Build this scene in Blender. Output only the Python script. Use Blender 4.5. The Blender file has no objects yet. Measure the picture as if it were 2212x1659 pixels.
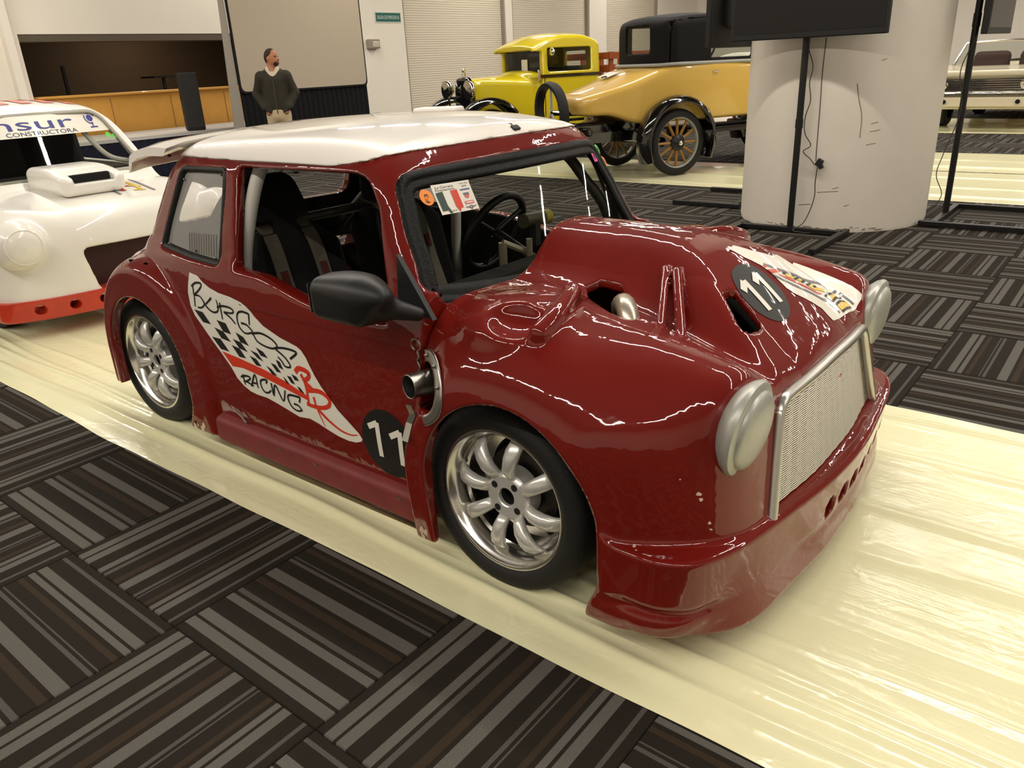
import bpy, bmesh, math, random
import numpy as np
from mathutils import Vector, Matrix

# ---------------------------------------------------------------- camera, world, exposure
scene = bpy.context.scene
COL = scene.collection
PI = math.pi
R = math.radians

F_PX, IMG_W, IMG_H = 1685.25, 2212, 1659
CAM_POS = Vector((2.2801, -2.1506, 1.4302))
CAM_YAW, CAM_PITCH, CAM_ROLL = 2.259, -0.3897, -0.0498

cam_data = bpy.data.cameras.new('camera')
cam = bpy.data.objects.new('camera', cam_data)
COL.objects.link(cam)
cam_data.sensor_fit = 'HORIZONTAL'
cam_data.sensor_width = 36.0
cam_data.lens = F_PX / IMG_W * 36.0
cam_data.clip_start = 0.05
cam_data.clip_end = 200
_f = Vector((math.cos(CAM_YAW) * math.cos(CAM_PITCH), math.sin(CAM_YAW) * math.cos(CAM_PITCH), math.sin(CAM_PITCH)))
_r = _f.cross(Vector((0, 0, 1))).normalized()
_u = _r.cross(_f)
_r2 = _r * math.cos(CAM_ROLL) + _u * math.sin(CAM_ROLL)
_u2 = -_r * math.sin(CAM_ROLL) + _u * math.cos(CAM_ROLL)
_m = Matrix((_r2, _u2, -_f)).transposed().to_4x4()
_m.translation = CAM_POS
cam.matrix_world = _m
scene.camera = cam

world = bpy.data.worlds.new('world')
scene.world = world
world.use_nodes = True
world.node_tree.nodes['Background'].inputs[0].default_value = (1.0, 0.93, 0.82, 1)
world.node_tree.nodes['Background'].inputs[1].default_value = 0.25

vs = scene.view_settings
vs.view_transform = 'Standard'
vs.look = 'None'
vs.exposure = 0.0
vs.gamma = 1.0
vs.use_curve_mapping = False

# ---------------------------------------------------------------- helpers: materials
MATS = {}
def lin(c):
    return tuple((v / 12.92 if v <= 0.04045 else ((v + 0.055) / 1.055) ** 2.4) for v in c)
def rgb(r, g, b):
    return lin((r / 255, g / 255, b / 255)) + (1.0,)
def mat(name, col, rough=0.5, metal=0.0, coat=0.0, noise=0.0, nscale=20, bump=0.0, bscale=80, trans=0.0, alpha=1.0,
        emit=None, estr=0.0, ior=1.45, sss=0.0, spec=None):
    if name in MATS:
        return MATS[name]
    m = bpy.data.materials.new(name)
    m.use_nodes = True
    nt = m.node_tree
    b = nt.nodes['Principled BSDF']
    b.inputs['Base Color'].default_value = col
    b.inputs['Roughness'].default_value = rough
    b.inputs['Metallic'].default_value = metal
    b.inputs['Coat Weight'].default_value = coat
    b.inputs['Coat Roughness'].default_value = 0.04
    b.inputs['IOR'].default_value = ior
    b.inputs['Transmission Weight'].default_value = trans
    b.inputs['Alpha'].default_value = alpha
    if spec is not None:
        b.inputs['Specular IOR Level'].default_value = spec
    if emit:
        b.inputs['Emission Color'].default_value = emit
        b.inputs['Emission Strength'].default_value = estr
    if noise or bump:
        tc = nt.nodes.new('ShaderNodeTexCoord')
        if noise:
            n = nt.nodes.new('ShaderNodeTexNoise')
            n.inputs['Scale'].default_value = nscale
            n.inputs['Detail'].default_value = 5
            nt.links.new(tc.outputs['Object'], n.inputs['Vector'])
            mx = nt.nodes.new('ShaderNodeMix')
            mx.data_type = 'RGBA'
            mx.inputs[6].default_value = tuple(c * (1 - noise) for c in col[:3]) + (1,)
            mx.inputs[7].default_value = tuple(min(1, c * (1 + noise)) for c in col[:3]) + (1,)
            nt.links.new(n.outputs['Fac'], mx.inputs[0])
            nt.links.new(mx.outputs[2], b.inputs['Base Color'])
        if bump:
            n2 = nt.nodes.new('ShaderNodeTexNoise')
            n2.inputs['Scale'].default_value = bscale
            n2.inputs['Detail'].default_value = 4
            nt.links.new(tc.outputs['Object'], n2.inputs['Vector'])
            bp = nt.nodes.new('ShaderNodeBump')
            bp.inputs['Strength'].default_value = bump
            bp.inputs['Distance'].default_value = 0.01
            nt.links.new(n2.outputs['Fac'], bp.inputs['Height'])
            nt.links.new(bp.outputs['Normal'], b.inputs['Normal'])
    MATS[name] = m
    return m

# ---------------------------------------------------------------- helpers: objects
def link(o, parent=None):
    COL.objects.link(o)
    if parent is not None:
        o.parent = parent
    return o
def tag(o, label=None, cat=None, group=None, kind=None):
    if label: o['label'] = label
    if cat: o['category'] = cat
    if group: o['group'] = group
    if kind: o['kind'] = kind
    return o
def empty(name, loc=(0, 0, 0), rz=0.0):
    o = bpy.data.objects.new(name, None)
    o.empty_display_size = 0.1
    COL.objects.link(o)
    o.location = loc
    o.rotation_euler = (0, 0, rz)
    return o
def copy_tree(o, parent=None):
    c = o.copy()
    COL.objects.link(c)
    c.parent = parent
    for ch in o.children:
        copy_tree(ch, c)
    return c
def mesh_obj(name, verts, faces, material, parent=None, smooth=False, normals=None, mats=None, face_mat=None):
    me = bpy.data.meshes.new(name)
    if isinstance(faces, np.ndarray) and faces.ndim == 2:
        n = faces.shape[1]
        me.vertices.add(len(verts))
        me.vertices.foreach_set('co', np.asarray(verts, np.float32).ravel())
        me.loops.add(faces.size)
        me.loops.foreach_set('vertex_index', faces.astype(np.int32).ravel())
        me.polygons.add(len(faces))
        me.polygons.foreach_set('loop_start', np.arange(0, faces.size, n, dtype=np.int32))
        me.polygons.foreach_set('loop_total', np.full(len(faces), n, np.int32))
        me.update(calc_edges=True)
    else:
        me.from_pydata([tuple(map(float, v)) for v in verts], [], [tuple(map(int, f)) for f in faces])
        me.update()
    if mats:
        for m in mats: me.materials.append(m)
        if face_mat is not None:
            me.polygons.foreach_set('material_index', np.asarray(face_mat, np.int32))
    elif material is not None:
        me.materials.append(material)
    if smooth:
        me.polygons.foreach_set('use_smooth', np.ones(len(me.polygons), bool))
    if normals is not None:
        me.normals_split_custom_set_from_vertices([tuple(n) for n in np.asarray(normals, float)])
    o = bpy.data.objects.new(name, me)
    return link(o, parent)

class MB:
    """collects simple shapes and links them as one mesh object"""
    def __init__(s):
        s.bm = bmesh.new()
    def box(s, c, d, rz=0.0, rx=0.0, ry=0.0, bevel=0.0):
        m = Matrix.Translation(c) @ Matrix.Rotation(rz, 4, 'Z') @ Matrix.Rotation(ry, 4, 'Y') @ Matrix.Rotation(rx, 4, 'X') @ Matrix.Diagonal((d[0], d[1], d[2], 1))
        r = bmesh.ops.create_cube(s.bm, size=1.0, matrix=m)
        if bevel:
            es = set()
            for v in r['verts']:
                es.update(v.link_edges)
            bmesh.ops.bevel(s.bm, geom=list(es), offset=bevel, segments=2, affect='EDGES', profile=0.5)
        return s
    def cyl(s, a, b, r1, r2=None, n=20, cap=True):
        a, b = Vector(a), Vector(b)
        d = b - a
        L = d.length
        q = d.to_track_quat('Z', 'Y').to_matrix().to_4x4()
        m = Matrix.Translation((a + b) / 2) @ q
        bmesh.ops.create_cone(s.bm, cap_ends=cap, segments=n, radius1=r1, radius2=r1 if r2 is None else r2, depth=L, matrix=m)
        return s
    def sphere(s, c, r, sc=(1, 1, 1), n=16, rz=0.0):
        m = Matrix.Translation(c) @ Matrix.Rotation(rz, 4, 'Z') @ Matrix.Diagonal((sc[0], sc[1], sc[2], 1))
        bmesh.ops.create_uvsphere(s.bm, u_segments=n, v_segments=max(6, n // 2), radius=r, matrix=m)
        return s
    def tube(s, pts, r, n=10, closed=False, cap=True):
        vs_, fs_ = tube_mesh(pts, r, n, closed, cap)
        s.add(vs_, fs_)
        return s
    def lathe(s, prof, axis_o, axis_d, n=32, closed=False):
        """prof: list of (radius, offset along axis)"""
        axis_d = Vector(axis_d).normalized()
        q = axis_d.to_track_quat('Z', 'Y')
        ex, ey = q @ Vector((1, 0, 0)), q @ Vector((0, 1, 0))
        o = Vector(axis_o)
        V, F = [], []
        m = len(prof)
        for i in range(n):
            t = 2 * PI * i / n
            e = ex * math.cos(t) + ey * math.sin(t)
            for (r_, h) in prof:
                V.append(o + e * r_ + axis_d * h)
        mm = m if closed else m - 1
        for i in range(n):
            j = (i + 1) % n
            for k in range(mm):
                k2 = (k + 1) % m
                F.append((i * m + k, j * m + k, j * m + k2, i * m + k2))
        s.add(V, F)
        return s
    def prism(s, poly, plane, lo, hi):
        """poly 2D, plane 'xy','xz','yz'; extruded from lo to hi along the third axis"""
        def P3(p, h):
            return {'xy': (p[0], p[1], h), 'xz': (p[0], h, p[1]), 'yz': (h, p[0], p[1])}[plane]
        n = len(poly)
        V = [P3(p, lo) for p in poly] + [P3(p, hi) for p in poly]
        F = [tuple(range(n)), tuple(range(2 * n - 1, n - 1, -1))] + [(i, i + n, (i + 1) % n + n, (i + 1) % n) for i in range(n)]
        s.add(V, F)
        return s
    def add(s, V, F):
        vv = [s.bm.verts.new(tuple(map(float, v))) for v in V]
        for f in F:
            try:
                s.bm.faces.new([vv[int(i)] for i in f])
            except ValueError:
                pass
        return s
    def build(s, name, material, parent=None, smooth=False, angle=40, xf=None):
        if xf is not None:
            bmesh.ops.transform(s.bm, matrix=xf, verts=s.bm.verts)
        bmesh.ops.remove_doubles(s.bm, verts=s.bm.verts, dist=1e-6)
        bmesh.ops.recalc_face_normals(s.bm, faces=s.bm.faces)
        me = bpy.data.meshes.new(name)
        if smooth:
            for f in s.bm.faces: f.smooth = True
            for e in s.bm.edges:
                if len(e.link_faces) == 2 and e.calc_face_angle(0) > R(angle):
                    e.smooth = False
        s.bm.to_mesh(me)
        s.bm.free()
        if material is not None:
            me.materials.append(material)
        o = bpy.data.objects.new(name, me)
        return link(o, parent)

def tube_mesh(pts, r, n=10, closed=False, cap=True):
    P = [Vector(p) for p in pts]
    m = len(P)
    rr = r if hasattr(r, '__len__') else [r] * m
    V, F = [], []
    prev = None
    for i in range(m):
        if closed:
            t = (P[(i + 1) % m] - P[i - 1]).normalized()
        else:
            t = (P[min(i + 1, m - 1)] - P[max(i - 1, 0)]).normalized()
        if prev is None:
            up = Vector((0, 0, 1)) if abs(t.z) < 0.9 else Vector((1, 0, 0))
            a = t.cross(up).normalized()
        else:
            a = (prev - t * prev.dot(t))
            a = a.normalized() if a.length > 1e-6 else t.orthogonal().normalized()
        prev = a
        b = t.cross(a)
        for k in range(n):
            th = 2 * PI * k / n
            V.append(P[i] + (a * math.cos(th) + b * math.sin(th)) * rr[i])
    for i in range(m if closed else m - 1):
        j = (i + 1) % m
        for k in range(n):
            k2 = (k + 1) % n
            F.append((i * n + k, i * n + k2, j * n + k2, j * n + k))
    if cap and not closed:
        F.append(tuple(range(n - 1, -1, -1)))
        F.append(tuple((m - 1) * n + k for k in range(n)))
    return V, F

def spline_pts(pts, n=8, closed=False):
    """Catmull-Rom through pts (any dimension)"""
    P = [np.array(p, float) for p in pts]
    m = len(P)
    out = []
    segs = m if closed else m - 1
    for i in range(segs):
        p1, p2 = P[i], P[(i + 1) % m]
        p0 = P[i - 1] if (closed or i > 0) else 2 * p1 - p2
        p3 = P[(i + 2) % m] if (closed or i + 2 < m) else 2 * p2 - p1
        for k in range(n):
            t = k / n
            out.append(0.5 * ((2 * p1) + (-p0 + p2) * t + (2 * p0 - 5 * p1 + 4 * p2 - p3) * t * t + (-p0 + 3 * p1 - 3 * p2 + p3) * t ** 3))
    if not closed:
        out.append(P[-1])
    return out
def round_poly(poly, rad, n=5):
    """rounds the corners of a 2D polygon"""
    out = []
    m = len(poly)
    for i in range(m):
        p0, p1, p2 = (np.array(poly[k % m], float) for k in (i - 1, i, i + 1))
        r_ = rad[i] if hasattr(rad, '__len__') else rad
        a, b = p0 - p1, p2 - p1
        la, lb = np.linalg.norm(a), np.linalg.norm(b)
        t = min(r_, la * 0.45, lb * 0.45)
        if t < 1e-5:
            out.append(tuple(p1)); continue
        A, B = p1 + a / la * t, p1 + b / lb * t
        for k in range(n + 1):
            u = k / n
            out.append(tuple((1 - u) ** 2 * A + 2 * u * (1 - u) * p1 + u * u * B))
    return out

# ---------------------------------------------------------------- helpers: implicit surfaces
def smax(a, b, k):
    h = np.maximum(k - np.abs(a - b), 0) / k
    return np.maximum(a, b) + h * h * k * 0.25
def smin(a, b, k):
    h = np.maximum(k - np.abs(a - b), 0) / k
    return np.minimum(a, b) - h * h * k * 0.25
def sstep(x, a, b):
    t = np.clip((x - a) / (b - a), 0, 1)
    return t * t * (3 - 2 * t)
def lerp1(pts):
    """smooth 1D function through (x, v) points, natural cubic spline, tabulated, linear outside"""
    xs = np.array([p[0] for p in pts], float)
    ys = np.array([p[1] for p in pts], float)
    n = len(xs); h = np.diff(xs)
    A = np.eye(n); b = np.zeros(n)
    for i in range(1, n - 1):
        A[i, i - 1], A[i, i], A[i, i + 1] = h[i - 1], 2 * (h[i - 1] + h[i]), h[i]
        b[i] = 6 * ((ys[i + 1] - ys[i]) / h[i] - (ys[i] - ys[i - 1]) / h[i - 1])
    M = np.linalg.solve(A, b)
    T = np.linspace(xs[0], xs[-1], 3000)
    i = np.clip(np.searchsorted(xs, T) - 1, 0, n - 2)
    t0, t1 = T - xs[i], xs[i + 1] - T
    Y = (M[i] * t1 ** 3 + M[i + 1] * t0 ** 3) / (6 * h[i]) + (ys[i] / h[i] - M[i] * h[i] / 6) * t1 + (ys[i + 1] / h[i] - M[i + 1] * h[i] / 6) * t0
    return lambda x: np.interp(x, T, Y)
def sd_poly(px, py, poly):
    """signed distance to a closed 2D polygon, negative inside"""
    P = np.array(poly, float)
    d = np.full(px.shape, 1e9)
    s = np.zeros(px.shape, bool)
    n = len(P)
    for i in range(n):
        ax, ay = P[i]; bx, by = P[i - 1]
        ex, ey = bx - ax, by - ay
        wx, wy = px - ax, py - ay
        t = np.clip((wx * ex + wy * ey) / (ex * ex + ey * ey + 1e-12), 0, 1)
        d = np.minimum(d, (wx - ex * t) ** 2 + (wy - ey * t) ** 2)
        c = ((ay > py) != (by > py)) & (wx < ex * wy / (ey if abs(ey) > 1e-12 else 1e-12))
        s ^= c
    d = np.sqrt(d)
    return np.where(s, -d, d)
def sd_pbox(px, py, poly, m=.06, cond=None):
    """sd_poly evaluated only near the polygon"""
    P = np.array(poly)
    k = (px > P[:, 0].min() - m) & (px < P[:, 0].max() + m) & (py > P[:, 1].min() - m) & (py < P[:, 1].max() + m)
    if cond is not None:
        k &= cond
    d = np.full(px.shape, m)
    if k.any():
        d[k] = sd_poly(px[k], py[k], poly)
    return d
def sd_seg(x, y, z, a, b, r1, r2=None):
    a = np.array(a, float); b = np.array(b, float)
    e = b - a
    wx, wy, wz = x - a[0], y - a[1], z - a[2]
    t = np.clip((wx * e[0] + wy * e[1] + wz * e[2]) / (e @ e + 1e-12), 0, 1)
    r_ = r1 if r2 is None else r1 + (r2 - r1) * t
    return np.sqrt((wx - e[0] * t) ** 2 + (wy - e[1] * t) ** 2 + (wz - e[2] * t) ** 2) - r_
def sd_ell(x, y, z, c, r):
    kx, ky, kz = (x - c[0]) / r[0], (y - c[1]) / r[1], (z - c[2]) / r[2]
    k0 = np.sqrt(kx * kx + ky * ky + kz * kz)
    k1 = np.sqrt((kx / r[0]) ** 2 + (ky / r[1]) ** 2 + (kz / r[2]) ** 2) + 1e-9
    return k0 * (k0 - 1.0) / k1
def sd_box(x, y, z, c, h, r=0.0):
    qx, qy, qz = np.abs(x - c[0]) - h[0] + r, np.abs(y - c[1]) - h[1] + r, np.abs(z - c[2]) - h[2] + r
    return np.sqrt(np.maximum(qx, 0) ** 2 + np.maximum(qy, 0) ** 2 + np.maximum(qz, 0) ** 2) + np.minimum(np.maximum(qx, np.maximum(qy, qz)), 0) - r

def iso_mesh(f, lo, hi, h, lip=1.35, iters=3, B=4):
    """surface nets on a sparse grid: f(x,y,z)<0 inside. returns verts, quads, normals"""
    lo = np.array(lo, float)
    n = np.ceil((np.array(hi) - lo) / (h * B)).astype(int) + 1
    cs = h * B
    gx, gy, gz = [lo[i] + (np.arange(n[i]) + 0.5) * cs for i in range(3)]
    X, Y, Z = np.meshgrid(gx, gy, gz, indexing='ij')
    n3 = -(-n // 3)
    X3, Y3, Z3 = np.meshgrid(*[lo[i] + (np.arange(n3[i]) + 0.5) * cs * 3 for i in range(3)], indexing='ij')
    A3 = (np.abs(f(X3.ravel(), Y3.ravel(), Z3.ravel())) < cs * 3 * 0.87 * lip).reshape(n3)
    A3 = A3.repeat(3, 0).repeat(3, 1).repeat(3, 2)[:n[0], :n[1], :n[2]].ravel()
    D = np.full(X.size, 9.0)
    D[A3] = f(X.ravel()[A3], Y.ravel()[A3], Z.ravel()[A3])
    act = np.nonzero(np.abs(D) < cs * 0.87 * lip)[0]
    bi = np.stack(np.unravel_index(act, n), -1)
    o = np.arange(B + 1)
    ox, oy, oz = np.meshgrid(o, o, o, indexing='ij')
    keys, pos, quads = [], [], []
    N = (n + 1) * B + 2
    S = np.array([int(N[1]) * int(N[2]), int(N[2]), 1], np.int64)
    CH = 12000
    for c0 in range(0, len(bi), CH):
        b = bi[c0:c0 + CH]
        ix = b[:, 0, None, None, None] * B + ox
        iy = b[:, 1, None, None, None] * B + oy
        iz = b[:, 2, None, None, None] * B + oz
        d = f((lo[0] + ix * h).ravel(), (lo[1] + iy * h).ravel(), (lo[2] + iz * h).ravel()).reshape(ix.shape)
        d = np.where(d == 0, 1e-9, d)
        ins = d < 0
        cnt = np.zeros(ix[:, :B, :B, :B].shape, np.int8)
        for a in (0, 1):
            for e in (0, 1):
                for g in (0, 1):
                    cnt += ins[:, a:a + B, e:e + B, g:g + B]
        cell = (cnt > 0) & (cnt < 8)
        w = np.argwhere(cell)
        if len(w) == 0:
            continue
        blk, cx, cy, cz = w.T
        acc = np.zeros((len(w), 3)); na = np.zeros(len(w))
        cor = {}
        for a in (0, 1):
            for e in (0, 1):
                for g in (0, 1):
                    cor[(a, e, g)] = d[blk, cx + a, cy + e, cz + g]
        for c1 in cor:
            for ax in range(3):
                if c1[ax] == 0:
                    c2 = list(c1); c2[ax] = 1; c2 = tuple(c2)
                    d1, d2 = cor[c1], cor[c2]
                    cr = (d1 < 0) != (d2 < 0)
                    t = np.where(cr, d1 / np.where(d1 - d2 == 0, 1, d1 - d2), 0)
                    p = np.tile(np.array(c1, float), (len(w), 1)); p[:, ax] += t
                    acc += p * cr[:, None]; na += cr
        base = np.stack([b[blk, 0] * B + cx, b[blk, 1] * B + cy, b[blk, 2] * B + cz], -1)
        pos.append(lo + (base + acc / na[:, None]) * h)
        keys.append(base @ S)
        # edges crossing from this cell's min corner along each axis
        for ax in range(3):
            c2 = [0, 0, 0]; c2[ax] = 1
            d1, d2 = cor[(0, 0, 0)], cor[tuple(c2)]
            cr = np.nonzero((d1 < 0) != (d2 < 0))[0]
            if len(cr) == 0: continue
            u, v = [(1, 2), (2, 0), (0, 1)][ax]
            k0 = base[cr] @ S
            q = np.stack([k0, k0 - S[u], k0 - S[u] - S[v], k0 - S[v]], -1)
            fl = d1[cr] > 0
            q[fl] = q[fl][:, ::-1]
            quads.append(q)
    K = np.concatenate(keys); Pn = np.concatenate(pos); Q = np.concatenate(quads)
    K, iu = np.unique(K, return_index=True); Pn = Pn[iu]
    Q = np.unique(Q, axis=0)
    idx = np.searchsorted(K, Q); idx = np.clip(idx, 0, len(K) - 1)
    ok = (K[idx] == Q).all(1)
    F = idx[ok]
    e = h * 0.35
    def grad(p):
        g = np.zeros_like(p)
        for s in ((1, -1, -1), (-1, -1, 1), (-1, 1, -1), (1, 1, 1)):
            g += np.array(s)[None] * f(p[:, 0] + s[0] * e, p[:, 1] + s[1] * e, p[:, 2] + s[2] * e)[:, None]
        return g / (4 * e)
    for _ in range(iters):
        g = grad(Pn)
        g2 = (g * g).sum(1) + 1e-6
        st = -(f(Pn[:, 0], Pn[:, 1], Pn[:, 2]) / g2)[:, None] * g
        L = np.linalg.norm(st, axis=1, keepdims=True)
        Pn = Pn + st * np.minimum(1, h * 0.6 / np.maximum(L, 1e-9))
    g = grad(Pn)
    nrm = g / np.maximum(np.linalg.norm(g, axis=1, keepdims=True), 1e-9)
    return Pn, F, nrm
def iso_obj(name, f, lo, hi, h, material, parent=None, sym=True, keep=None, **kw):
    """mesh object of an implicit solid; with sym the f is even in y and only y<=0 is meshed then mirrored"""
    if sym:
        V, F, Nn = iso_mesh(f, (lo[0], lo[1], lo[2]), (hi[0], h * 2.5, hi[2]), h, **kw)
        # keep faces on y<=0, snap the seam, mirror
        c = V[F][:, :, 1].mean(1)
        F = F[c <= 0]
        used = np.unique(F); mp = -np.ones(len(V), int); mp[used] = np.arange(len(used))
        V, Nn, F = V[used], Nn[used], mp[F]
        # seam: boundary vertices snap to y=0
        e = np.sort(np.concatenate([F[:, [0, 1]], F[:, [1, 2]], F[:, [2, 3]], F[:, [3, 0]]]), 1)
        ue, ct = np.unique(e, axis=0, return_counts=True)
        bv = np.unique(ue[ct == 1])
        bv = bv[V[bv, 1] > -h * 1.5]
        V[bv, 1] = 0; Nn[bv, 1] = 0
        Nn /= np.maximum(np.linalg.norm(Nn, axis=1, keepdims=True), 1e-9)
        isb = np.zeros(len(V), bool); isb[bv] = True
        mi = np.where(isb, np.arange(len(V)), -1)
        nw = np.nonzero(~isb)[0]
        mi[nw] = len(V) + np.arange(len(nw))
        V2 = V[nw] * [1, -1, 1]; N2 = Nn[nw] * [1, -1, 1]
        F2 = mi[F][:, ::-1]
        V, Nn, F = np.concatenate([V, V2]), np.concatenate([Nn, N2]), np.concatenate([F, F2])
    else:
        V, F, Nn = iso_mesh(f, lo, hi, h, **kw)
    if keep is not None:
        c = V[F].mean(1)
        F = F[keep(c)]
    return mesh_obj(name, V, F, material, parent, smooth=True, normals=Nn)
def hit(f, o, d, t0, t1, n=60):
    """vectorised first crossing of f along rays o + t d (arrays (N,3))"""
    o = np.atleast_2d(np.asarray(o, float)); d = np.broadcast_to(np.asarray(d, float), o.shape)
    T = np.linspace(t0, t1, n)
    prev = np.full(len(o), t0); best = np.full(len(o), np.nan)
    fp = f(*(o + d * t0).T)
    for t in T[1:]:
        fc = f(*(o + d * t).T)
        cr = (fp > 0) & (fc <= 0) & np.isnan(best)
        if cr.any():
            lo_, hi_ = np.full(cr.sum(), t - (t1 - t0) / (n - 1)), np.full(cr.sum(), t)
            for _ in range(14):
                mid = (lo_ + hi_) / 2
                fm = f(*(o[cr] + d[cr] * mid[:, None]).T)
                lo_ = np.where(fm > 0, mid, lo_); hi_ = np.where(fm > 0, hi_, mid)
            best[cr] = hi_
        fp = fc
    return o + d * best[:, None]

# ---------------------------------------------------------------- the hall
M_WALL = mat('cream_wall', rgb(240, 233, 220), rough=.75, noise=.03, nscale=3)
M_CEIL = mat('ceiling_paint', rgb(74, 68, 60), rough=.9)
XW, YW = -12.0, 27.0
XE, YS, ZC = 12.0, -9.0, 5.2
ROOM_OPEN = dict(y0=3.52, y1=10.0, z0=.62, z1=2.2)

def carpet_mat():
    m = bpy.data.materials.new('striped_carpet')
    m.use_nodes = True
    nt = m.node_tree
    b = nt.nodes['Principled BSDF']
    b.inputs['Roughness'].default_value = .95
    b.inputs['Specular IOR Level'].default_value = .15
    uv = nt.nodes.new('ShaderNodeUVMap')
    sep = nt.nodes.new('ShaderNodeSeparateXYZ')
    nt.links.new(uv.outputs[0], sep.inputs[0])
    rp = nt.nodes.new('ShaderNodeValToRGB')
    rp.color_ramp.interpolation = 'CONSTANT'
    base, gry, brn, lt = rgb(35, 30, 25), rgb(88, 85, 80), rgb(52, 42, 32), rgb(74, 71, 67)
    stops = [(0, base), (.045, gry), (.095, base), (.112, gry), (.165, base), (.255, gry), (.30, base), (.318, lt), (.345, base), (.415, brn), (.455, base), (.478, gry), (.54, base), (.615, lt), (.636, base), (.652, lt), (.660, base), (.715, brn), (.745, base), (.768, gry), (.80, base), (.815, gry), (.86, base), (.935, lt), (.955, base)]
    el = rp.color_ramp.elements
    el[0].position, el[0].color = stops[0]
    el[1].position, el[1].color = stops[1]
    for p, c in stops[2:]:
        e = el.new(p); e.color = c
    nt.links.new(sep.outputs[1], rp.inputs[0])
    tc = nt.nodes.new('ShaderNodeTexCoord')
    n = nt.nodes.new('ShaderNodeTexNoise'); n.inputs['Scale'].default_value = 420; n.inputs['Detail'].default_value = 3
    nt.links.new(tc.outputs['Object'], n.inputs['Vector'])
    mx = nt.nodes.new('ShaderNodeMix'); mx.data_type = 'RGBA'; mx.blend_type = 'MULTIPLY'; mx.inputs[0].default_value = .55
    nt.links.new(rp.outputs[0], mx.inputs[6])
    gr = nt.nodes.new('ShaderNodeValToRGB'); gr.color_ramp.elements[0].color = (.45, .45, .45, 1); gr.color_ramp.elements[1].color = (1.5, 1.5, 1.5, 1)
    gr.color_ramp.elements[0].position, gr.color_ramp.elements[1].position = .3, .7
    nt.links.new(n.outputs['Fac'], gr.inputs[0]); nt.links.new(gr.outputs[0], mx.inputs[7])
    nt.links.new(mx.outputs[2], b.inputs['Base Color'])
    bp = nt.nodes.new('ShaderNodeBump'); bp.inputs['Strength'].default_value = .5; bp.inputs['Distance'].default_value = .004
    nt.links.new(n.outputs['Fac'], bp.inputs['Height']); nt.links.new(bp.outputs[0], b.inputs['Normal'])
    return m
M_CARPET = carpet_mat()
M_SUB = mat('carpet_backing', rgb(20, 18, 16), rough=.95)
floor = mesh_obj('floor', [(XW - 3, YS, -.008), (XE, YS, -.008), (XE, YW, -.008), (XW - 3, YW, -.008)], [(0, 1, 2, 3)], M_SUB)
tag(floor, kind='structure')
TS, TOX, TOY = .6292, -.2585, -1.3872
def tile_mesh():
    g, hgt, bv = .0012, .008, .003
    s = TS / 2 - g
    V = [(-s, -s, -hgt), (s, -s, -hgt), (s, s, -hgt), (-s, s, -hgt), (-s, -s, -bv), (s, -s, -bv), (s, s, -bv), (-s, s, -bv)]
    t = s - bv
    V += [(-t, -t, 0), (t, -t, 0), (t, t, 0), (-t, t, 0)]
    F = [(8, 9, 10, 11)] + [(4 + i, 4 + (i + 1) % 4, 8 + (i + 1) % 4, 8 + i) for i in range(4)] + [(i, (i + 1) % 4, 4 + (i + 1) % 4, 4 + i) for i in range(4)]
    return V, F
def add_uv(me, fn):
    uvl = me.uv_layers.new(name='UVMap')
    co = [v.co for v in me.vertices]
    for l in me.loops:
        c = co[l.vertex_index]
        uvl.data[l.index].uv = fn(c)
tV, tF = tile_mesh()
tile0 = mesh_obj('carpet_tile', tV, tF, M_CARPET, floor)
add_uv(tile0.data, lambda c: (c.x / TS + .5, c.y / TS + .5))
cells = []
for i in range(-22, 20):
    for j in range(-12, 46):
        cx, cy = TOX + (i + .5) * TS, TOY + (j + .5) * TS
        v = Vector((cx, cy, 0)) - CAM_POS
        dz = v.dot(_f)
        vis = False
        if dz > .1:
            px, py = IMG_W / 2 + F_PX * v.dot(_r2) / dz, IMG_H / 2 - F_PX * v.dot(_u2) / dz
            vis = -250 < px < IMG_W + 250 and -100 < py < IMG_H + 350
        # hidden under the yellow sheets
        under = (-.75 < cy < 1.0) or (6.9 < cy < 9.9)
        cells.append((0 if (vis and not under) else 1, v.length, i, j, cx, cy))
cells.sort()
rngt = random.Random(3)
restV, restF, restUV = [], [], []
for k, (hid, dist, i, j, cx, cy) in enumerate(cells):
    q = (1 if (i + j) % 2 == 0 else 0) + 2 * rngt.randint(0, 1)
    if k < 300 and not hid:
        o = tile0 if k == 0 else bpy.data.objects.new('carpet_tile', tile0.data)
        if k: link(o, floor)
        o.location = (cx, cy, 0)
        o.rotation_euler = (0, 0, q * PI / 2)
    else:
        if cx < XW - 2 or cx > XE - .3 or cy > YW - .3 or cy < YS + .3: continue
        n0 = len(restV)
        for (sx, sy) in ((-1, -1), (1, -1), (1, 1), (-1, 1)):
            restV.append((cx + sx * (TS / 2 - .0012), cy + sy * (TS / 2 - .0012), 0))
            a = q * PI / 2
            ux, uy = sx * math.cos(-a) - sy * math.sin(-a), sx * math.sin(-a) + sy * math.cos(-a)
            restUV.append((ux / 2 + .5, uy / 2 + .5))
        restF.append((n0, n0 + 1, n0 + 2, n0 + 3))
field = mesh_obj('carpet_tile_field', restV, restF, M_CARPET, floor)
uvl = field.data.uv_layers.new(name='UVMap')
for l in field.data.loops:
    uvl.data[l.index].uv = restUV[l.vertex_index]
tag(field, kind='stuff')

def wall(name, V, F=None, m=M_WALL):
    o = mesh_obj(name, V, F or [(0, 1, 2, 3)], m)
    return tag(o, kind='structure')
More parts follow.
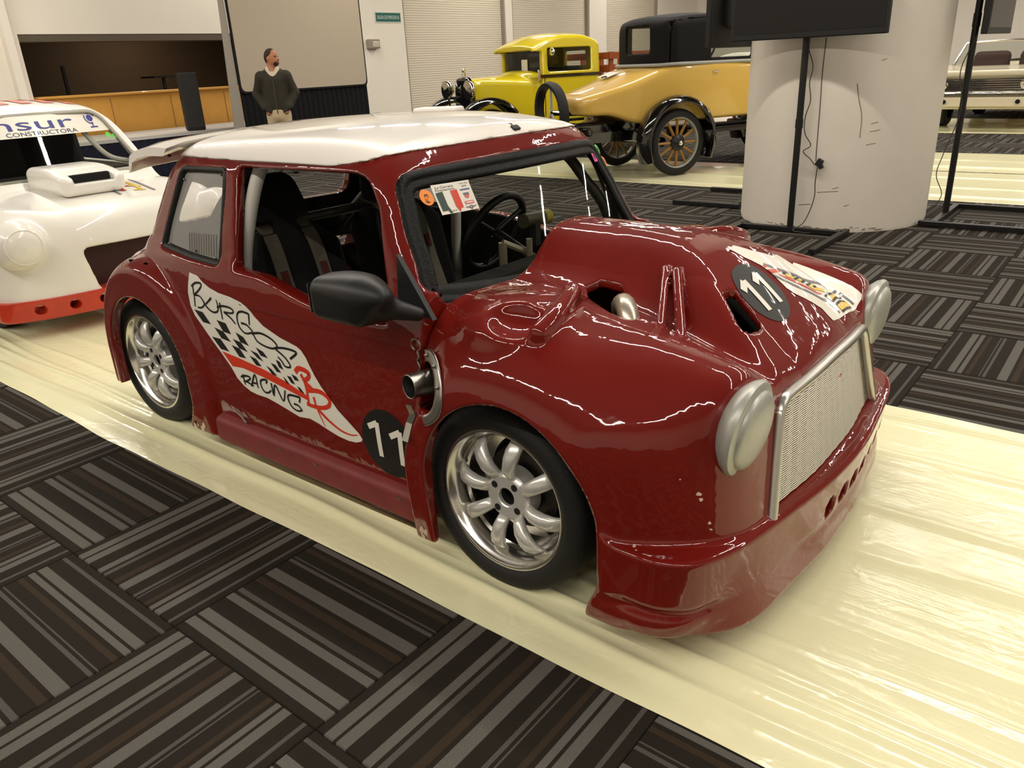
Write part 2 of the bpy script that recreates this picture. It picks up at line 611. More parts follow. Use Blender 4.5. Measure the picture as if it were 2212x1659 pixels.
# long left wall with the bar opening
oy0, oy1, oz0, oz1 = 3.52, 10.3, .0, 2.2
T = .35
def wbox(y0, y1, z0, z1, x0=XW - T, x1=XW):
    o = MB().box(((x0 + x1) / 2, (y0 + y1) / 2, (z0 + z1) / 2), (x1 - x0, y1 - y0, z1 - z0)).build('wall_left', M_WALL)
    return tag(o, kind='structure')
wbox(YS, oy0, 0, ZC); wbox(oy0, oy1, oz1, ZC); wbox(oy1, 11.93, 0, ZC)
for (a, b_) in ((15.72, 16.0), (19.78, 20.75), (24.05, YW)):
    wbox(a, b_, 0, ZC)
for (a, b_) in ((11.93, 15.72), (16.0, 19.78), (20.75, 24.05)):
    wbox(a, b_, 4.2, ZC)
# pilaster left of the opening
pil = MB().box((XW + .12, 3.30, ZC / 2), (.24, .12, ZC)).box((XW + .04, 1.6, 2.6), (.08, 3.3, 5.2)).build('trim_1', M_WALL); tag(pil, kind='structure')
# recess behind the opening
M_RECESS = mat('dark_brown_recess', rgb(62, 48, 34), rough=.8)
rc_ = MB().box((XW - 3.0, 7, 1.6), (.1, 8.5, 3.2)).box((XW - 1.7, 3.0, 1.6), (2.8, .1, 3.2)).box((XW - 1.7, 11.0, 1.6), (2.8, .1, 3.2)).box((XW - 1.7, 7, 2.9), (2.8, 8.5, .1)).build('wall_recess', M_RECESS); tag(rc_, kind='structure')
lin_ = MB().box((XW - .17, (oy0 + oy1) / 2, oz1 - .06), (.34, oy1 - oy0, .10)).build('trim_2', mat('lintel_shade_strip', rgb(92, 82, 68), rough=.8)); tag(lin_, kind='structure')  # dark strip, its colour stands for shade under the lintel
# roller shutters
M_SHUT = mat('shutter_enamel', rgb(220, 210, 192), rough=.5)
for n_, (a, b_) in enumerate(((11.93, 15.72), (16.0, 19.78), (20.75, 24.05)), 1):
    V, F = [], []
    z = .02
    pitch = .052
    k = 0
    while z < 4.25:
        for dz, dx in ((0, 0), (.008, .010), (.032, .013), (.046, .009)):
            V += [(XW - .14 + dx, a, z + dz), (XW - .14 + dx, b_, z + dz)]
        z += pitch
    n = len(V) // 2
    F = [(2 * i, 2 * i + 1, 2 * i + 3, 2 * i + 2) for i in range(n - 1)]
    d = mesh_obj('door_%d' % n_, V, F, M_SHUT)
    tag(d, kind='structure')
    for yy in (a + .03, b_ - .03):
        MB().box((XW - .08, yy, 2.1), (.1, .06, 4.2)).build('guide_rail', mat('rail_grey', rgb(150, 142, 128), rough=.5), d)
# other walls, ceiling
wall('wall_back', [(XW, YW, 0), (XE, YW, 0), (XE, YW, ZC), (XW, YW, ZC)])
wall('wall_right', [(XE, YW, 0), (XE, YS, 0), (XE, YS, ZC), (XE, YW, ZC)])
wall('wall_front', [(XE, YS, 0), (XW, YS, 0), (XW, YS, ZC), (XE, YS, ZC)])
wall('ceiling', [(XW - .35, YS, ZC), (XW - .35, YW, ZC), (XE, YW, ZC), (XE, YS, ZC)], m=M_CEIL)
# pillar
M_PIL = mat('pillar_paint', rgb(222, 214, 202), rough=.6, noise=.05, nscale=5, bump=.12, bscale=160)
PC = (.03, 5.31); PR = .787
V, F = [], []
N = 64
prof = [(PR - .008, 0), (PR, .03), (PR, ZC)]
pl = MB().lathe([(r_, h_) for r_, h_ in prof], (PC[0], PC[1], 0), (0, 0, 1), n=N).build('pillar', M_PIL, smooth=True)
tag(pl, kind='structure')
M_SCUFF = mat('dark_scuff', rgb(140, 128, 112), rough=.8)
def on_pillar(az, z, off=.003):
    return (PC[0] + (PR + off) * math.cos(az), PC[1] + (PR + off) * math.sin(az), z)
rs = random.Random(8)
def scuff(pts, w=.004, nm='scuff_mark', m=M_SCUFF):
    q = spline_pts(pts, 5)
    MB().tube([on_pillar(a, z, .001) for a, z in q], w, n=5).build(nm, m, pl)
scuff([(-1.15, 1.16), (-1.12, 1.05), (-1.075, .92), (-1.07, .76)], .004)
for (a, z, l) in ((-.98, .86, .07), (-.98, .80, .10), (-1.0, .70, .09), (-1.42, .33, .2), (-1.28, .36, .06), (-1.6, .22, .12), (-1.15, .22, .05), (-.95, 1.32, .05)):
    scuff([(a, z), (a + l / 2, z + .006), (a + l, z + .012)], .0025)
for k in range(22):
    a = -1.95 + k * .055 + rs.uniform(-.03, .03)
    z = rs.uniform(.015, .05)
    scuff([(a, z), (a + .02, z + rs.uniform(-.006, .012)), (a + rs.uniform(.03, .09), z + rs.uniform(-.006, .006))], rs.uniform(.002, .006))

# ---------------------------------------------------------------- ceiling lamps
M_TUBE = mat('lamp_diffuser', (1, 1, 1, 1), emit=(1.0, .90, .74, 1), estr=6.0)
M_LHOUSE = mat('lamp_housing', rgb(210, 206, 198), rough=.5)
LAMP_W = 62.0
def lamp(x, y, rz):
    t = empty('ceiling_light', (x, y, ZC), rz)
    tag(t, 'slim fluorescent ceiling light of the hall', 'light', 'fluorescent lights on the hall ceiling')
    MB().box((0, 0, -.03), (1.55, .16, .06), bevel=.01).build('housing', M_LHOUSE, t)
    l = bpy.data.lights.new('tube_glow', 'AREA')
    l.shape = 'RECTANGLE'; l.size, l.size_y = 1.45, .10
    l.energy = LAMP_W; l.color = (1.0, .925, .81)
    o = bpy.data.objects.new('tube_glow', l); COL.objects.link(o); o.parent = t
    o.location = (0, 0, -.075)
    return t
LAMPS = []
for (x0, x1, y) in ((-10.4, 9.0, -4.6), (-10.4, 9.0, 1.9), (-10.4, 9.0, 8.2), (-10.4, 9.0, 14.5), (-10.4, 9.0, 21.0)):
    n = 12
    for k in range(n):
        LAMPS.append(lamp(x0 + (x1 - x0) * k / (n - 1), y, 0))

# outlines of the lettering and stickers, measured on the car (metres)
DECAL = {
    'door_outline': [(-0.4754, 0.7605), (-0.4181, 0.7554), (-0.38, 0.7359), (-0.3354, 0.7214), (-0.277, 0.7111), (-0.2054, 0.707), (-0.1376, 0.6967), (-0.1062, 0.6853), (-0.0693, 0.6562), (-0.0225, 0.6297), (0.0199, 0.6168), (0.0677, 0.6032), (0.1567, 0.5876), (0.1789, 0.578), (0.2013, 0.5549), (0.2125, 0.5355), (0.2356, 0.5008), (0.2646, 0.4674), (0.3044, 0.4326), (0.3383, 0.4006), (0.3881, 0.3687), (0.4316, 0.3396), (0.4444, 0.3226), (0.4397, 0.3131), (0.4125, 0.3014), (0.3725, 0.2965), (0.3221, 0.2995), (0.2724, 0.3094), (0.2221, 0.3217), (0.1755, 0.3289), (0.1175, 0.3206), (0.0569, 0.3317), (-0.0051, 0.3429), (-0.0628, 0.3513), (-0.1248, 0.3502), (-0.1657, 0.3543), (-0.2043, 0.3681), (-0.2408, 0.3915), (-0.2674, 0.4261), (-0.3217, 0.4729), (-0.3723, 0.5119), (-0.43, 0.5589), (-0.4764, 0.5952), (-0.4987, 0.6312), (-0.5017, 0.6788), (-0.4879, 0.7235)],
    'door_checks': [[(-0.4726, 0.62), (-0.4115, 0.6189), (-0.3641, 0.5791), (-0.4199, 0.5783)], [(-0.3185, 0.6039), (-0.2598, 0.6009), (-0.2337, 0.5629), (-0.2845, 0.5647)], [(-0.2012, 0.577), (-0.1549, 0.5662), (-0.1274, 0.5376), (-0.1782, 0.5431)], [(-0.0858, 0.541), (-0.0445, 0.5321), (-0.0194, 0.5121), (-0.0619, 0.5143)], [(0.0271, 0.517), (0.0486, 0.513), (0.065, 0.4856), (0.0407, 0.4909)], [(0.1078, 0.4801), (0.1347, 0.4756), (0.1474, 0.462), (0.1225, 0.4608)], [(-0.343, 0.5718), (-0.2845, 0.5647), (-0.2421, 0.5315), (-0.304, 0.5354)], [(-0.227, 0.547), (-0.1782, 0.5431), (-0.1406, 0.5119), (-0.1919, 0.5172)], [(-0.124, 0.5235), (-0.0809, 0.519), (-0.05, 0.4936), (-0.082, 0.4999)], [(-0.0062, 0.4981), (0.0224, 0.4955), (0.0494, 0.4721), (0.0235, 0.4709)], [(0.0803, 0.4682), (0.1024, 0.4688), (0.1221, 0.4443), (0.1006, 0.4458)], [(-0.371, 0.5298), (-0.3126, 0.5316), (-0.2641, 0.4906), (-0.3204, 0.4908)], [(-0.2412, 0.5209), (-0.1919, 0.5172), (-0.1577, 0.4852), (-0.2006, 0.4833)], [(-0.133, 0.5006), (-0.0932, 0.4957), (-0.0652, 0.4717), (-0.0991, 0.4712)], [(-0.0362, 0.4817), (-0.0082, 0.4748), (0.0229, 0.4541), (-0.0063, 0.4543)], [(0.0566, 0.4612), (0.0709, 0.4539), (0.095, 0.4342), (0.0709, 0.4393)], [(0.1305, 0.4399), (0.1485, 0.4377), (0.1692, 0.4198), (0.1481, 0.4212)]],
    'door_stripe': [(-0.315, 0.483), (-0.2094, 0.4773), (-0.0602, 0.4642), (0.0657, 0.4444), (0.1779, 0.4176), (0.186, 0.3989), (0.0592, 0.4158), (-0.0679, 0.4328), (-0.1901, 0.442), (-0.2575, 0.4348)],
    'door_letters': [[(-0.4545, 0.7134), (-0.4541, 0.686), (-0.4603, 0.6329)], [(-0.465, 0.7107), (-0.4331, 0.7276), (-0.3964, 0.7309), (-0.3942, 0.7196), (-0.4181, 0.6996), (-0.4489, 0.6801), (-0.4161, 0.6807), (-0.3945, 0.6645), (-0.3905, 0.6502), (-0.4145, 0.6357), (-0.4412, 0.6333)], [(-0.3945, 0.6645), (-0.3725, 0.6444), (-0.341, 0.6323), (-0.3099, 0.6351), (-0.2948, 0.65), (-0.2984, 0.6833)], [(-0.3308, 0.6858), (-0.3773, 0.6552)], [(-0.2792, 0.6754), (-0.2748, 0.6132)], [(-0.3014, 0.6532), (-0.2691, 0.6644), (-0.2181, 0.6658), (-0.1954, 0.657), (-0.2084, 0.6467), (-0.2595, 0.6438)], [(-0.2595, 0.6438), (-0.2201, 0.6283), (-0.1928, 0.6098)], [(-0.1, 0.6627), (-0.104, 0.6203)], [(-0.1016, 0.6612), (-0.1419, 0.6631), (-0.1683, 0.653), (-0.177, 0.6311), (-0.1699, 0.6032), (-0.1463, 0.5864), (-0.1225, 0.5856), (-0.0932, 0.5947)], [(-0.1555, 0.6193), (-0.1216, 0.6174), (-0.0876, 0.5985)], [(-0.0975, 0.5907), (-0.0421, 0.6002), (0.0083, 0.5928), (0.0403, 0.5783), (0.0438, 0.5649), (0.0129, 0.5551), (-0.0322, 0.557), (-0.0697, 0.5667), (-0.0855, 0.5845), (-0.0975, 0.5907)], [(0.1129, 0.5357), (0.1519, 0.5631), (0.135, 0.5698), (0.0919, 0.5698), (0.0532, 0.5646), (0.0386, 0.5558), (0.0619, 0.5461), (0.0902, 0.5313), (0.1082, 0.5127), (0.1033, 0.5036), (0.078, 0.5026), (0.0623, 0.5178), (0.0427, 0.5302)], [(-0.1972, 0.4164), (-0.1912, 0.3755)], [(-0.2121, 0.4022), (-0.184, 0.4126), (-0.1552, 0.4143), (-0.1541, 0.4058), (-0.1831, 0.3906), (-0.1984, 0.3873)], [(-0.1863, 0.3922), (-0.1359, 0.3833)], [(-0.1516, 0.3776), (-0.1174, 0.431), (-0.109, 0.3805)], [(-0.1431, 0.395), (-0.1077, 0.3974)], [(-0.0534, 0.4102), (-0.0465, 0.4245), (-0.0707, 0.4215), (-0.0868, 0.4115), (-0.0858, 0.39), (-0.0699, 0.3739), (-0.0454, 0.3773), (-0.0287, 0.3897)], [(-0.0212, 0.4193), (-0.0188, 0.3768)], [(-0.0172, 0.3707), (0.0023, 0.4159), (0.0366, 0.3637), (0.0576, 0.4091)], [(0.1314, 0.3797), (0.1402, 0.3994)], [(0.1405, 0.4008), (0.0868, 0.398), (0.0686, 0.3883), (0.0725, 0.3658), (0.0903, 0.3485), (0.1176, 0.3445), (0.1415, 0.3525)], [(0.0984, 0.3676), (0.123, 0.3659), (0.1397, 0.3529)]],
    'door_red_letters': [[(0.1319, 0.492), (0.1537, 0.5098), (0.1926, 0.5085), (0.2071, 0.4996), (0.2003, 0.4854), (0.1791, 0.4688), (0.2032, 0.4539), (0.2195, 0.4454)], [(0.1623, 0.4915), (0.1821, 0.4533), (0.1858, 0.3926)], [(0.1882, 0.4384), (0.2494, 0.4481), (0.2884, 0.4389), (0.3025, 0.4221), (0.2903, 0.4031), (0.2555, 0.3895), (0.2069, 0.3844), (0.174, 0.3856)], [(0.2175, 0.4206), (0.2273, 0.3818), (0.2575, 0.3203)], [(0.2326, 0.379), (0.282, 0.3498), (0.3402, 0.3275), (0.39, 0.3243), (0.4248, 0.3328)]],
    'side_roundel_center': [(0.5578, 0.3431), (0.4571, 0.3458), (0.5328, 0.4527), (0.5265, 0.2149)],
    'side_digits': [[(0.4845, 0.3804), (0.527, 0.4025)], [(0.526, 0.4042), (0.5302, 0.2837)], [(0.5823, 0.3694), (0.6286, 0.3951)], [(0.6276, 0.3968), (0.6254, 0.2773)]],
    'hood_roundel': [(1.4243, -0.1338), (1.4142, -0.0981), (1.4155, -0.0532), (1.4309, -0.0128), (1.4575, 0.0032), (1.4892, 0.0076), (1.5238, 0.0044), (1.5572, -0.0262), (1.5717, -0.0567), (1.5749, -0.0936), (1.5656, -0.1324), (1.5463, -0.1566), (1.52, -0.1738), (1.482, -0.1742), (1.4545, -0.1613)],
    'hood_digits': [[(1.4709, -0.1502), (1.4541, -0.1174)], [(1.4522, -0.1134), (1.5381, -0.1231)], [(1.4743, -0.0762), (1.4563, -0.0428)], [(1.4542, -0.038), (1.5403, -0.0493)]],
    'hood_slot': [(1.4395, -0.215), (1.446, -0.184), (1.4569, -0.1709), (1.4711, -0.1739), (1.4926, -0.179), (1.5157, -0.1831), (1.5372, -0.1885), (1.5462, -0.2041), (1.55, -0.2319), (1.5418, -0.2646), (1.5264, -0.2752), (1.5092, -0.2691), (1.4863, -0.2514), (1.4634, -0.234)],
    'hood_stripe': [(1.3659, -0.0178), (1.3593, 0.0214), (1.3953, 0.069), (1.4291, 0.1548), (1.4008, 0.4324), (1.4752, 0.4261), (1.5468, 0.4229), (1.5824, 0.4201), (1.6179, 0.4178), (1.6322, 0.4186), (1.6361, 0.4024), (1.6341, 0.3766), (1.6347, 0.3559), (1.6327, 0.2378), (1.6317, 0.1444), (1.6172, 0.1402), (1.597, 0.1388), (1.5753, 0.11), (1.5415, 0.0554), (1.521, 0.0391), (1.4941, 0.039), (1.4757, 0.0401), (1.4442, 0.0292), (1.405, -0.005)],
    'hood_stripe_lines': [[(1.4455, 0.0473), (1.4733, 0.1019), (1.501, 0.1742), (1.5355, 0.2455), (1.5612, 0.3798)], [(1.5737, 0.3771), (1.5992, 0.3704), (1.6242, 0.3652)], [(1.4811, 0.0379), (1.5222, 0.0938), (1.5537, 0.1569), (1.5839, 0.2166)], [(1.5904, 0.218), (1.6062, 0.2265), (1.6233, 0.231)]],
    'hood_stripe_red': [[(1.4601, 0.0343), (1.4696, 0.0772), (1.479, 0.0992), (1.4757, 0.0401)], [(1.4801, 0.0624), (1.4978, 0.098), (1.5272, 0.1536), (1.5662, 0.2263), (1.5647, 0.2111), (1.5289, 0.1366), (1.499, 0.0833)], [(1.4457, 0.0362), (1.4533, 0.0614), (1.4553, 0.0349)]],
    'hood_stripe_yellow': [[(1.4849, 0.1074), (1.4881, 0.1229), (1.4995, 0.1292), (1.5087, 0.166), (1.5203, 0.185), (1.5212, 0.1636), (1.5087, 0.129), (1.4969, 0.1002)], [(1.5314, 0.1802), (1.532, 0.2168), (1.5453, 0.2254), (1.5578, 0.2496), (1.5703, 0.2676), (1.5715, 0.2575), (1.5592, 0.2327), (1.5504, 0.2054), (1.5411, 0.1924)], [(1.5767, 0.2301), (1.5793, 0.2762), (1.5846, 0.3595), (1.5931, 0.2468)], [(1.6057, 0.2548), (1.6026, 0.3538), (1.6226, 0.342), (1.6237, 0.2504)]],
    'hood_stripe_dark': [[(1.4858, 0.0965), (1.4875, 0.1183)], [(1.4995, 0.1292), (1.4999, 0.1524)], [(1.5093, 0.1337), (1.5087, 0.166)], [(1.5212, 0.1636), (1.5206, 0.1907)], [(1.5314, 0.1802), (1.5318, 0.2112)], [(1.5416, 0.21), (1.5447, 0.2272)], [(1.5745, 0.2297), (1.5773, 0.282)], [(1.5938, 0.245), (1.585, 0.3585)], [(1.6041, 0.2526), (1.6003, 0.3463)], [(1.6248, 0.2507), (1.6242, 0.3368)]],
    'sticker': [(-0.4273, 1.1004), (-0.2821, 1.0993), (-0.287, 1.0149), (-0.4318, 1.0154)],
    'f3': [(-0.4568, 1.07), (-0.4661, 1.0874), (-0.4467, 1.0525), (-0.4502, 1.0919), (-0.4627, 1.0493)],
    'green_dot': [(0.5429, 1.101)],
    'pink_dot': [(0.4871, 1.0804)],
    'orange_dot': [(0.5576, 1.0546)],
}

# ---------------------------------------------------------------- the red racing car: shape functions (x forward, y left, z up)
_zr = lerp1([(-1.2, 1.19), (-.8, 1.228), (-.5, 1.25), (-.2, 1.265), (.1, 1.272), (.35, 1.262), (.52, 1.238), (.7, 1.18), (.9, 1.0)])
_wg = lerp1([(.6, .68), (.70, .672), (.78, .660), (.92, .63), (1.05, .592), (1.15, .560), (1.2, .538), (1.3, .50)])
_plan = lerp1([(-1.6, .40), (-1.45, .49), (-1.3, .515), (-1.15, .575), (-1.0, .622), (-.75, .665), (-.4, .688), (0, .692), (.6, .692), (1.0, .692), (1.3, .70), (1.5, .70), (1.9, .69)])
_sec = lerp1([(0.0, -.03), (.12, -.015), (.25, 0.0), (.55, 0.0), (.68, -.006), (.76, -.016), (.84, -.04), (1.0, -.10)])
_xr = lerp1([(0.0, -1.30), (.3, -1.36), (.45, -1.32), (.6, -1.20), (.715, -1.065), (.807, -.97), (1.05, -.79), (1.16, -.70), (1.3, -.56)])
_tap = lerp1([(-1.4, .13), (-1.0, .075), (-.7, .03), (-.4, .006), (-.2, 0.0), (.2, 0.0), (.9, 0.0)])
def green_roof(x, a):
    return _zr(x) - .045 * (a / .55) ** 2 - .030 * (a / .55) ** 6
def green_xw(a, z):
    return .533 + (1.14 - z) * .55 + .07 * (1 - (a / .56) ** 2)
def green_xr(a, z):
    return _xr(z) - .07 * (1 - (a / .56) ** 2)
def f_green(x, y, z, o=0.0):
    a = np.abs(y)
    d = smax(a - _wg(z) + _tap(x), z - green_roof(x, a), .075)
    d = smax(d, (x - green_xw(a, z)) * .88, .05)
    d = smax(d, (green_xr(a, z) - x) * .75, .08)
    return np.maximum(d, .70 - z) - o
RAX, RAZ = -.895, .308
FAX, FAZ = 1.095, .318
_rfl = lerp1([(0, 1), (.2, 1), (.325, 1), (.38, .965), (.425, .86), (.450, .50), (.466, .10), (.48, -.2), (.6, -2)])
def rear_flare(x, z, w):
    r = np.hypot((x - RAX) * np.where(x < RAX, 1.13, 1.0), np.maximum(z - RAZ, 0))
    return w + (.715 - w) * np.clip(_rfl(r), 0, 1)
def front_flare(x, z):
    dx = x - FAX
    dz = np.maximum(z - FAZ, 0)
    r = np.hypot(dx, dz)
    th = np.arctan2(dz, dx)                       # 0 front, pi rear
    w = .05 + (.30 - .05) * (1 - sstep(th, 1.7, 2.95))
    w0 = .335 + .03 * sstep(th, 2.3, 3.0)
    t = np.clip((w0 + w - r) / w, 0, 1)
    return .085 * (t * t * (3 - 2 * t))
def arch_cut(x, z, cx, cz, r):
    """wheel opening, open towards the ground"""
    return np.where(z > cz, np.hypot(x - cx, z - cz) - r, np.abs(x - cx) - r + np.where(x > cx, .045 * sstep(-z, -.22, -.08), 0))
def f_lower(x, y, z):
    a = np.abs(y)
    w = _plan(x) + _sec(z)
    d = smax(a - w - front_flare(x, z), z - .835, .06)
    d = smax(d, (_xr(np.minimum(z, .8)) - .07 * (1 - (a / .6) ** 2) - x) * .85, .12)
    d = smax(d, .13 - z, .03)
    fl = (a - rear_flare(x, z, w)) * .9
    fl = smax(fl, np.hypot(x - RAX, np.maximum(z - RAZ, 0)) - .475, .02)
    fl = np.maximum(fl, .095 + .07 * sstep(-x, .9, 1.0) - z)
    fl = np.maximum(fl, .5 - a)
    return smin(d, fl, .012)
# front one-piece nose
_hood = lerp1([(.5, .80), (.72, .80), (.9, .795), (1.1, .772), (1.3, .738), (1.45, .70), (1.6, .65), (1.68, .61), (1.9, .5)])
_zf = lerp1([(.5, .79), (.72, .797), (.9, .806), (1.1, .803), (1.3, .789), (1.5, .761), (1.62, .732), (1.9, .63)])
_cf = lerp1([(.5, .4), (.75, .4), (1.1, .8), (1.4, 1.8), (1.6, 3.2), (1.8, 3.2)])
_zb = lerp1([(.6, .948), (.78, .948), (1.0, .946), (1.2, .938), (1.3, .925), (1.38, .895), (1.46, .842), (1.56, .760), (1.64, .685), (1.72, .61), (1.9, .4)])
_wt = lerp1([(.6, .095), (1.0, .095), (1.2, .11), (1.28, .14), (1.36, .195), (1.45, .25), (1.55, .30), (1.66, .345), (1.9, .4)])
_sl = lerp1([(.6, .75), (.8, .75), (1.2, .95), (1.4, 1.3), (1.6, 1.1), (1.9, 1.0)])
_nu = lerp1([(0, 1.685), (.2, 1.68), (.347, 1.664), (.45, 1.656), (.513, 1.648), (.58, 1.628), (.64, 1.585), (.70, 1.51), (.76, 1.40), (.85, 1.2)])
_nl = lerp1([(0, 1.775), (.17, 1.768), (.32, 1.75), (.51, 1.724), (.66, 1.688), (.74, 1.645), (.79, 1.595), (.85, 1.5), (.95, 1.3)])
_cowl = lerp1([(0, .795), (.3, .782), (.5, .768), (.62, .752), (.69, .738), (.73, .705), (.76, .68), (.9, .66)])
def hood_z(x, a):
    base = _hood(x) + .010 * (1 - (a / .6) ** 2)
    pont = _zf(x) - _cf(x) * (a - .50) ** 2
    h = smax(base, pont, .05)
    bul = _zb(x) - _sl(x) * smax(a - _wt(x), 0 * a, .05) - .02 * np.minimum(a / .2, 1) ** 2
    return smax(h, bul, .05)
def f_nose_up(x, y, z):
    a = np.abs(y)
    w = _plan(x) + _sec(np.minimum(z, .76)) + front_flare(x, z)
    d = smax(a - w, (z - hood_z(x, a)) * .9, .19)
    d = smax(d, (x - (_nu(a) + (.6 - z) * .15)) * .93, .045)
    return smax(d, .085 - z, .012)
def f_nose_low(x, y, z):
    a = np.abs(y)
    x = x - .024 * y
    ins = np.maximum(.335 - z, 0) * .12 + np.maximum(.18 - z, 0) * .2
    gro = .016 * np.exp(-((z - .172) / .016) ** 2) - .007 * np.exp(-((z - .125) / .03) ** 2)
    w = .778 - ins * .4 - gro
    d = smax(a - w, (x - (_nl(a) - ins - gro)) * .9, .07)
    zt = .335 + .06 * sstep(1.48 - x, 0.0, .16)
    d = smax(d, z - zt, .014)
    d = smax(d, .092 - z, .012)
    return np.maximum(d, 1.2 - x)
def f_nose(x, y, z):
    return smin(f_nose_up(x, y, z), f_nose_low(x, y, z), .022)
RIDGE = [(1.137, .64, .792), (1.139, .57, .818), (1.118, .48, .838), (1.075, .395, .834), (1.035, .345, .812)]
_rdg = spline_pts(RIDGE, 3)
def scoops(d, x, y, z):
    """raised air inlets and stiffening ribs on both wings"""
    a = np.abs(y)
    hump = sd_ell(x, a, z, (1.0, .52, .755), (.175, .175, .082))
    d = smin(d, hump, .05)
    near = (x > .8) & (x < 1.5) & (z > .6)
    q = (x[near], a[near], z[near])
    e = d[near]
    bowl = sd_ell(*q, (1.062, .645, .822), (.085, .075, .050))
    e = smax(e, -bowl, .020)
    e = smax(e, -sd_ell(*q, (1.075, .50, .868), (.040, .09, .040)), .016)
    rd = None
    for p0, p1 in zip(_rdg[:-1], _rdg[1:]):
        g = sd_seg(*q, p0, p1, .024)
        rd = g if rd is None else np.minimum(rd, g)
    e = smin(e, rd, .024)
    e = smin(e, sd_seg(*q, (1.252, .185, .868), (1.345, .385, .752), .013), .012)
    e = smin(e, sd_seg(*q, (1.292, .195, .866), (1.402, .375, .748), .015), .012)
    d = d.copy(); d[near] = e
    return d
def wells(d, x, y, z):
    a = np.abs(y)
    wf = np.maximum(arch_cut(x, z, FAX, FAZ, .298), .40 - a)
    d = smax(d, -wf, .012)
    pf = np.maximum(np.maximum(np.hypot(x - 1.03, z - .29) - .36, .36 - a), a - .735)
    return np.maximum(d, -pf)
GRILLE = round_poly([(.352, .604), (.425, .338), (-.425, .338), (-.352, .604)], [.05, .02, .02, .05], 4)
HOOD_HOLE = [(1.032, -.262), (1.06, -.228), (1.128, -.224), (1.185, -.258), (1.232, -.318), (1.268, -.375), (1.262, -.418), (1.20, -.398), (1.148, -.365), (1.078, -.318)]
VENTS = [(-.117, .222), (-.013, .222), (.082, .221), (.178, .22), (.28, .219), (.383, .218), (.495, .217)]
EXH = (.805, .600)
def clip_cuts(d, x, y, z):
    d = smax(d, -np.maximum(sd_pbox(y, z, GRILLE, cond=x > 1.5), 1.52 - x), .008)
    d = smax(d, -np.maximum(sd_pbox(x, y, HOOD_HOLE, cond=z > .68), .70 - z), .008)
    d = smax(d, -np.maximum(sd_pbox(x, y, DECAL['hood_slot'], cond=z > .66), .68 - z), .006)
    for (vy, vz) in VENTS:
        d = smax(d, -np.maximum(np.hypot(y - vy, z - vz) - .034, 1.5 - x), .006)
    return smax(d, -np.maximum(np.hypot(x - EXH[0], z - EXH[1]) - .068, y + .5), .008)
def f_clip(x, y, z, shell=True):
    a = np.abs(y)
    d0 = scoops(f_nose(x, y, z), x, y, z)
    d = d0
    if shell:
        d = np.maximum(d, -np.maximum(d0 + .026, .84 - x))
    d = wells(d, x, y, z)
    d = clip_cuts(d, x, y, z)
    return smax(d, (_cowl(a) + .002 - x) * .95, .010)
DOOR_WIN = [(-.213, 1.138), (.404, 1.142), (.464, 1.122), (.519, 1.055), (.56, .916), (.59, .816), (.609, .735), (.458, .73), (.304, .738), (.21, .748), (.085, .775), (-.023, .797), (-.19, .803), (-.20, .99)]
QUARTER_WIN = [(-.60, 1.125), (-.285, 1.131), (-.278, 1.08), (-.282, .80), (-.50, .806), (-.745, .823)]
SCREEN = [(0, 1.149), (.25, 1.147), (.45, 1.142), (.505, 1.13), (.535, 1.10), (.55, 1.05), (.568, .99), (.58, .90), (.593, .85), (.592, .82), (.57, .79), (.3, .76), (0, .75)]
SCREEN = SCREEN + [(-p[0], p[1]) for p in SCREEN[-2:0:-1]]
BACKLIGHT = round_poly([(.40, 1.13), (.47, .87), (-.47, .87), (-.40, 1.13)], .06)
def cavity(x, y, z):
    a = np.abs(y)
    d = np.maximum(a - np.minimum(_wg(z) - .045, .63) + _tap(x) + .02 * sstep(-x, .5, .9), z - green_roof(x, a) + .05)
    d = np.maximum(d, x - np.minimum(green_xw(a, z) - .05, .69))
    d = np.maximum(d, green_xr(a, np.maximum(z, .8)) + .06 - x)
    return np.maximum(d, .17 - z)
_dw = round_poly(DOOR_WIN, [.025, .03, .03, .03, .02, .02, .02, .03, .03, .03, .03, .03, .02, .02], 2)
_qw = round_poly(QUARTER_WIN, [.03, .02, .02, .035, .02, .03], 3)
def openings(d, x, y, z, dw=True):
    a = np.abs(y)
    if dw:
        d = smax(d, -np.maximum(sd_pbox(x, z, _dw, cond=a > .28), .3 - a), .016)
        d = smax(d, -np.maximum(sd_pbox(x, z, _qw, cond=a > .28), .3 - a), .010)
    d = smax(d, -np.maximum(sd_pbox(y, z, SCREEN, cond=x > .2), .25 - x), .012)
    d = smax(d, -np.maximum(sd_pbox(y, z, BACKLIGHT, cond=x < -.4), x + .5), .012)
    return d
def f_shell(x, y, z):
    a = np.abs(y)
    d = smin(f_green(x, y, z), f_lower(x, y, z), .03)
    d = np.maximum(d, -cavity(x, y, z))
    d = openings(d, x, y, z)
    wr = np.maximum(arch_cut(x, z, RAX, RAZ, .300), .38 - a)
    d = smax(d, -wr, .010)
    pr = np.maximum(np.maximum(np.hypot(x + .99, z - .29) - .36, .34 - a), a - .67)
    d = np.maximum(d, -pr)
    d = np.maximum(d, -np.maximum(np.hypot(x - EXH[0], z - EXH[1]) - .068, y + .5))
    # behind the front wheel the shell is cut back, the nose piece covers it
    d = smax(d, (x - (_cowl(a) - .003)) * .95, .010)
    pf = np.maximum(np.maximum(np.hypot(x - 1.03, z - .29) - .36, .36 - a), a - .735)
    return np.maximum(d, -pf)
def roof_cut(x, a):
    return 1.160 + .022 * sstep(x, .25, .5) + .16 * np.maximum(x - .42, 0)
def f_roof(x, y, z):
    a = np.abs(y)
    d = f_green(x, y, z, .006)
    d = smax(d, roof_cut(x, a) - z, .006)
    d = np.maximum(d, -(cavity(x, y, z) - .012))
    return np.maximum(d, -.80 - x)

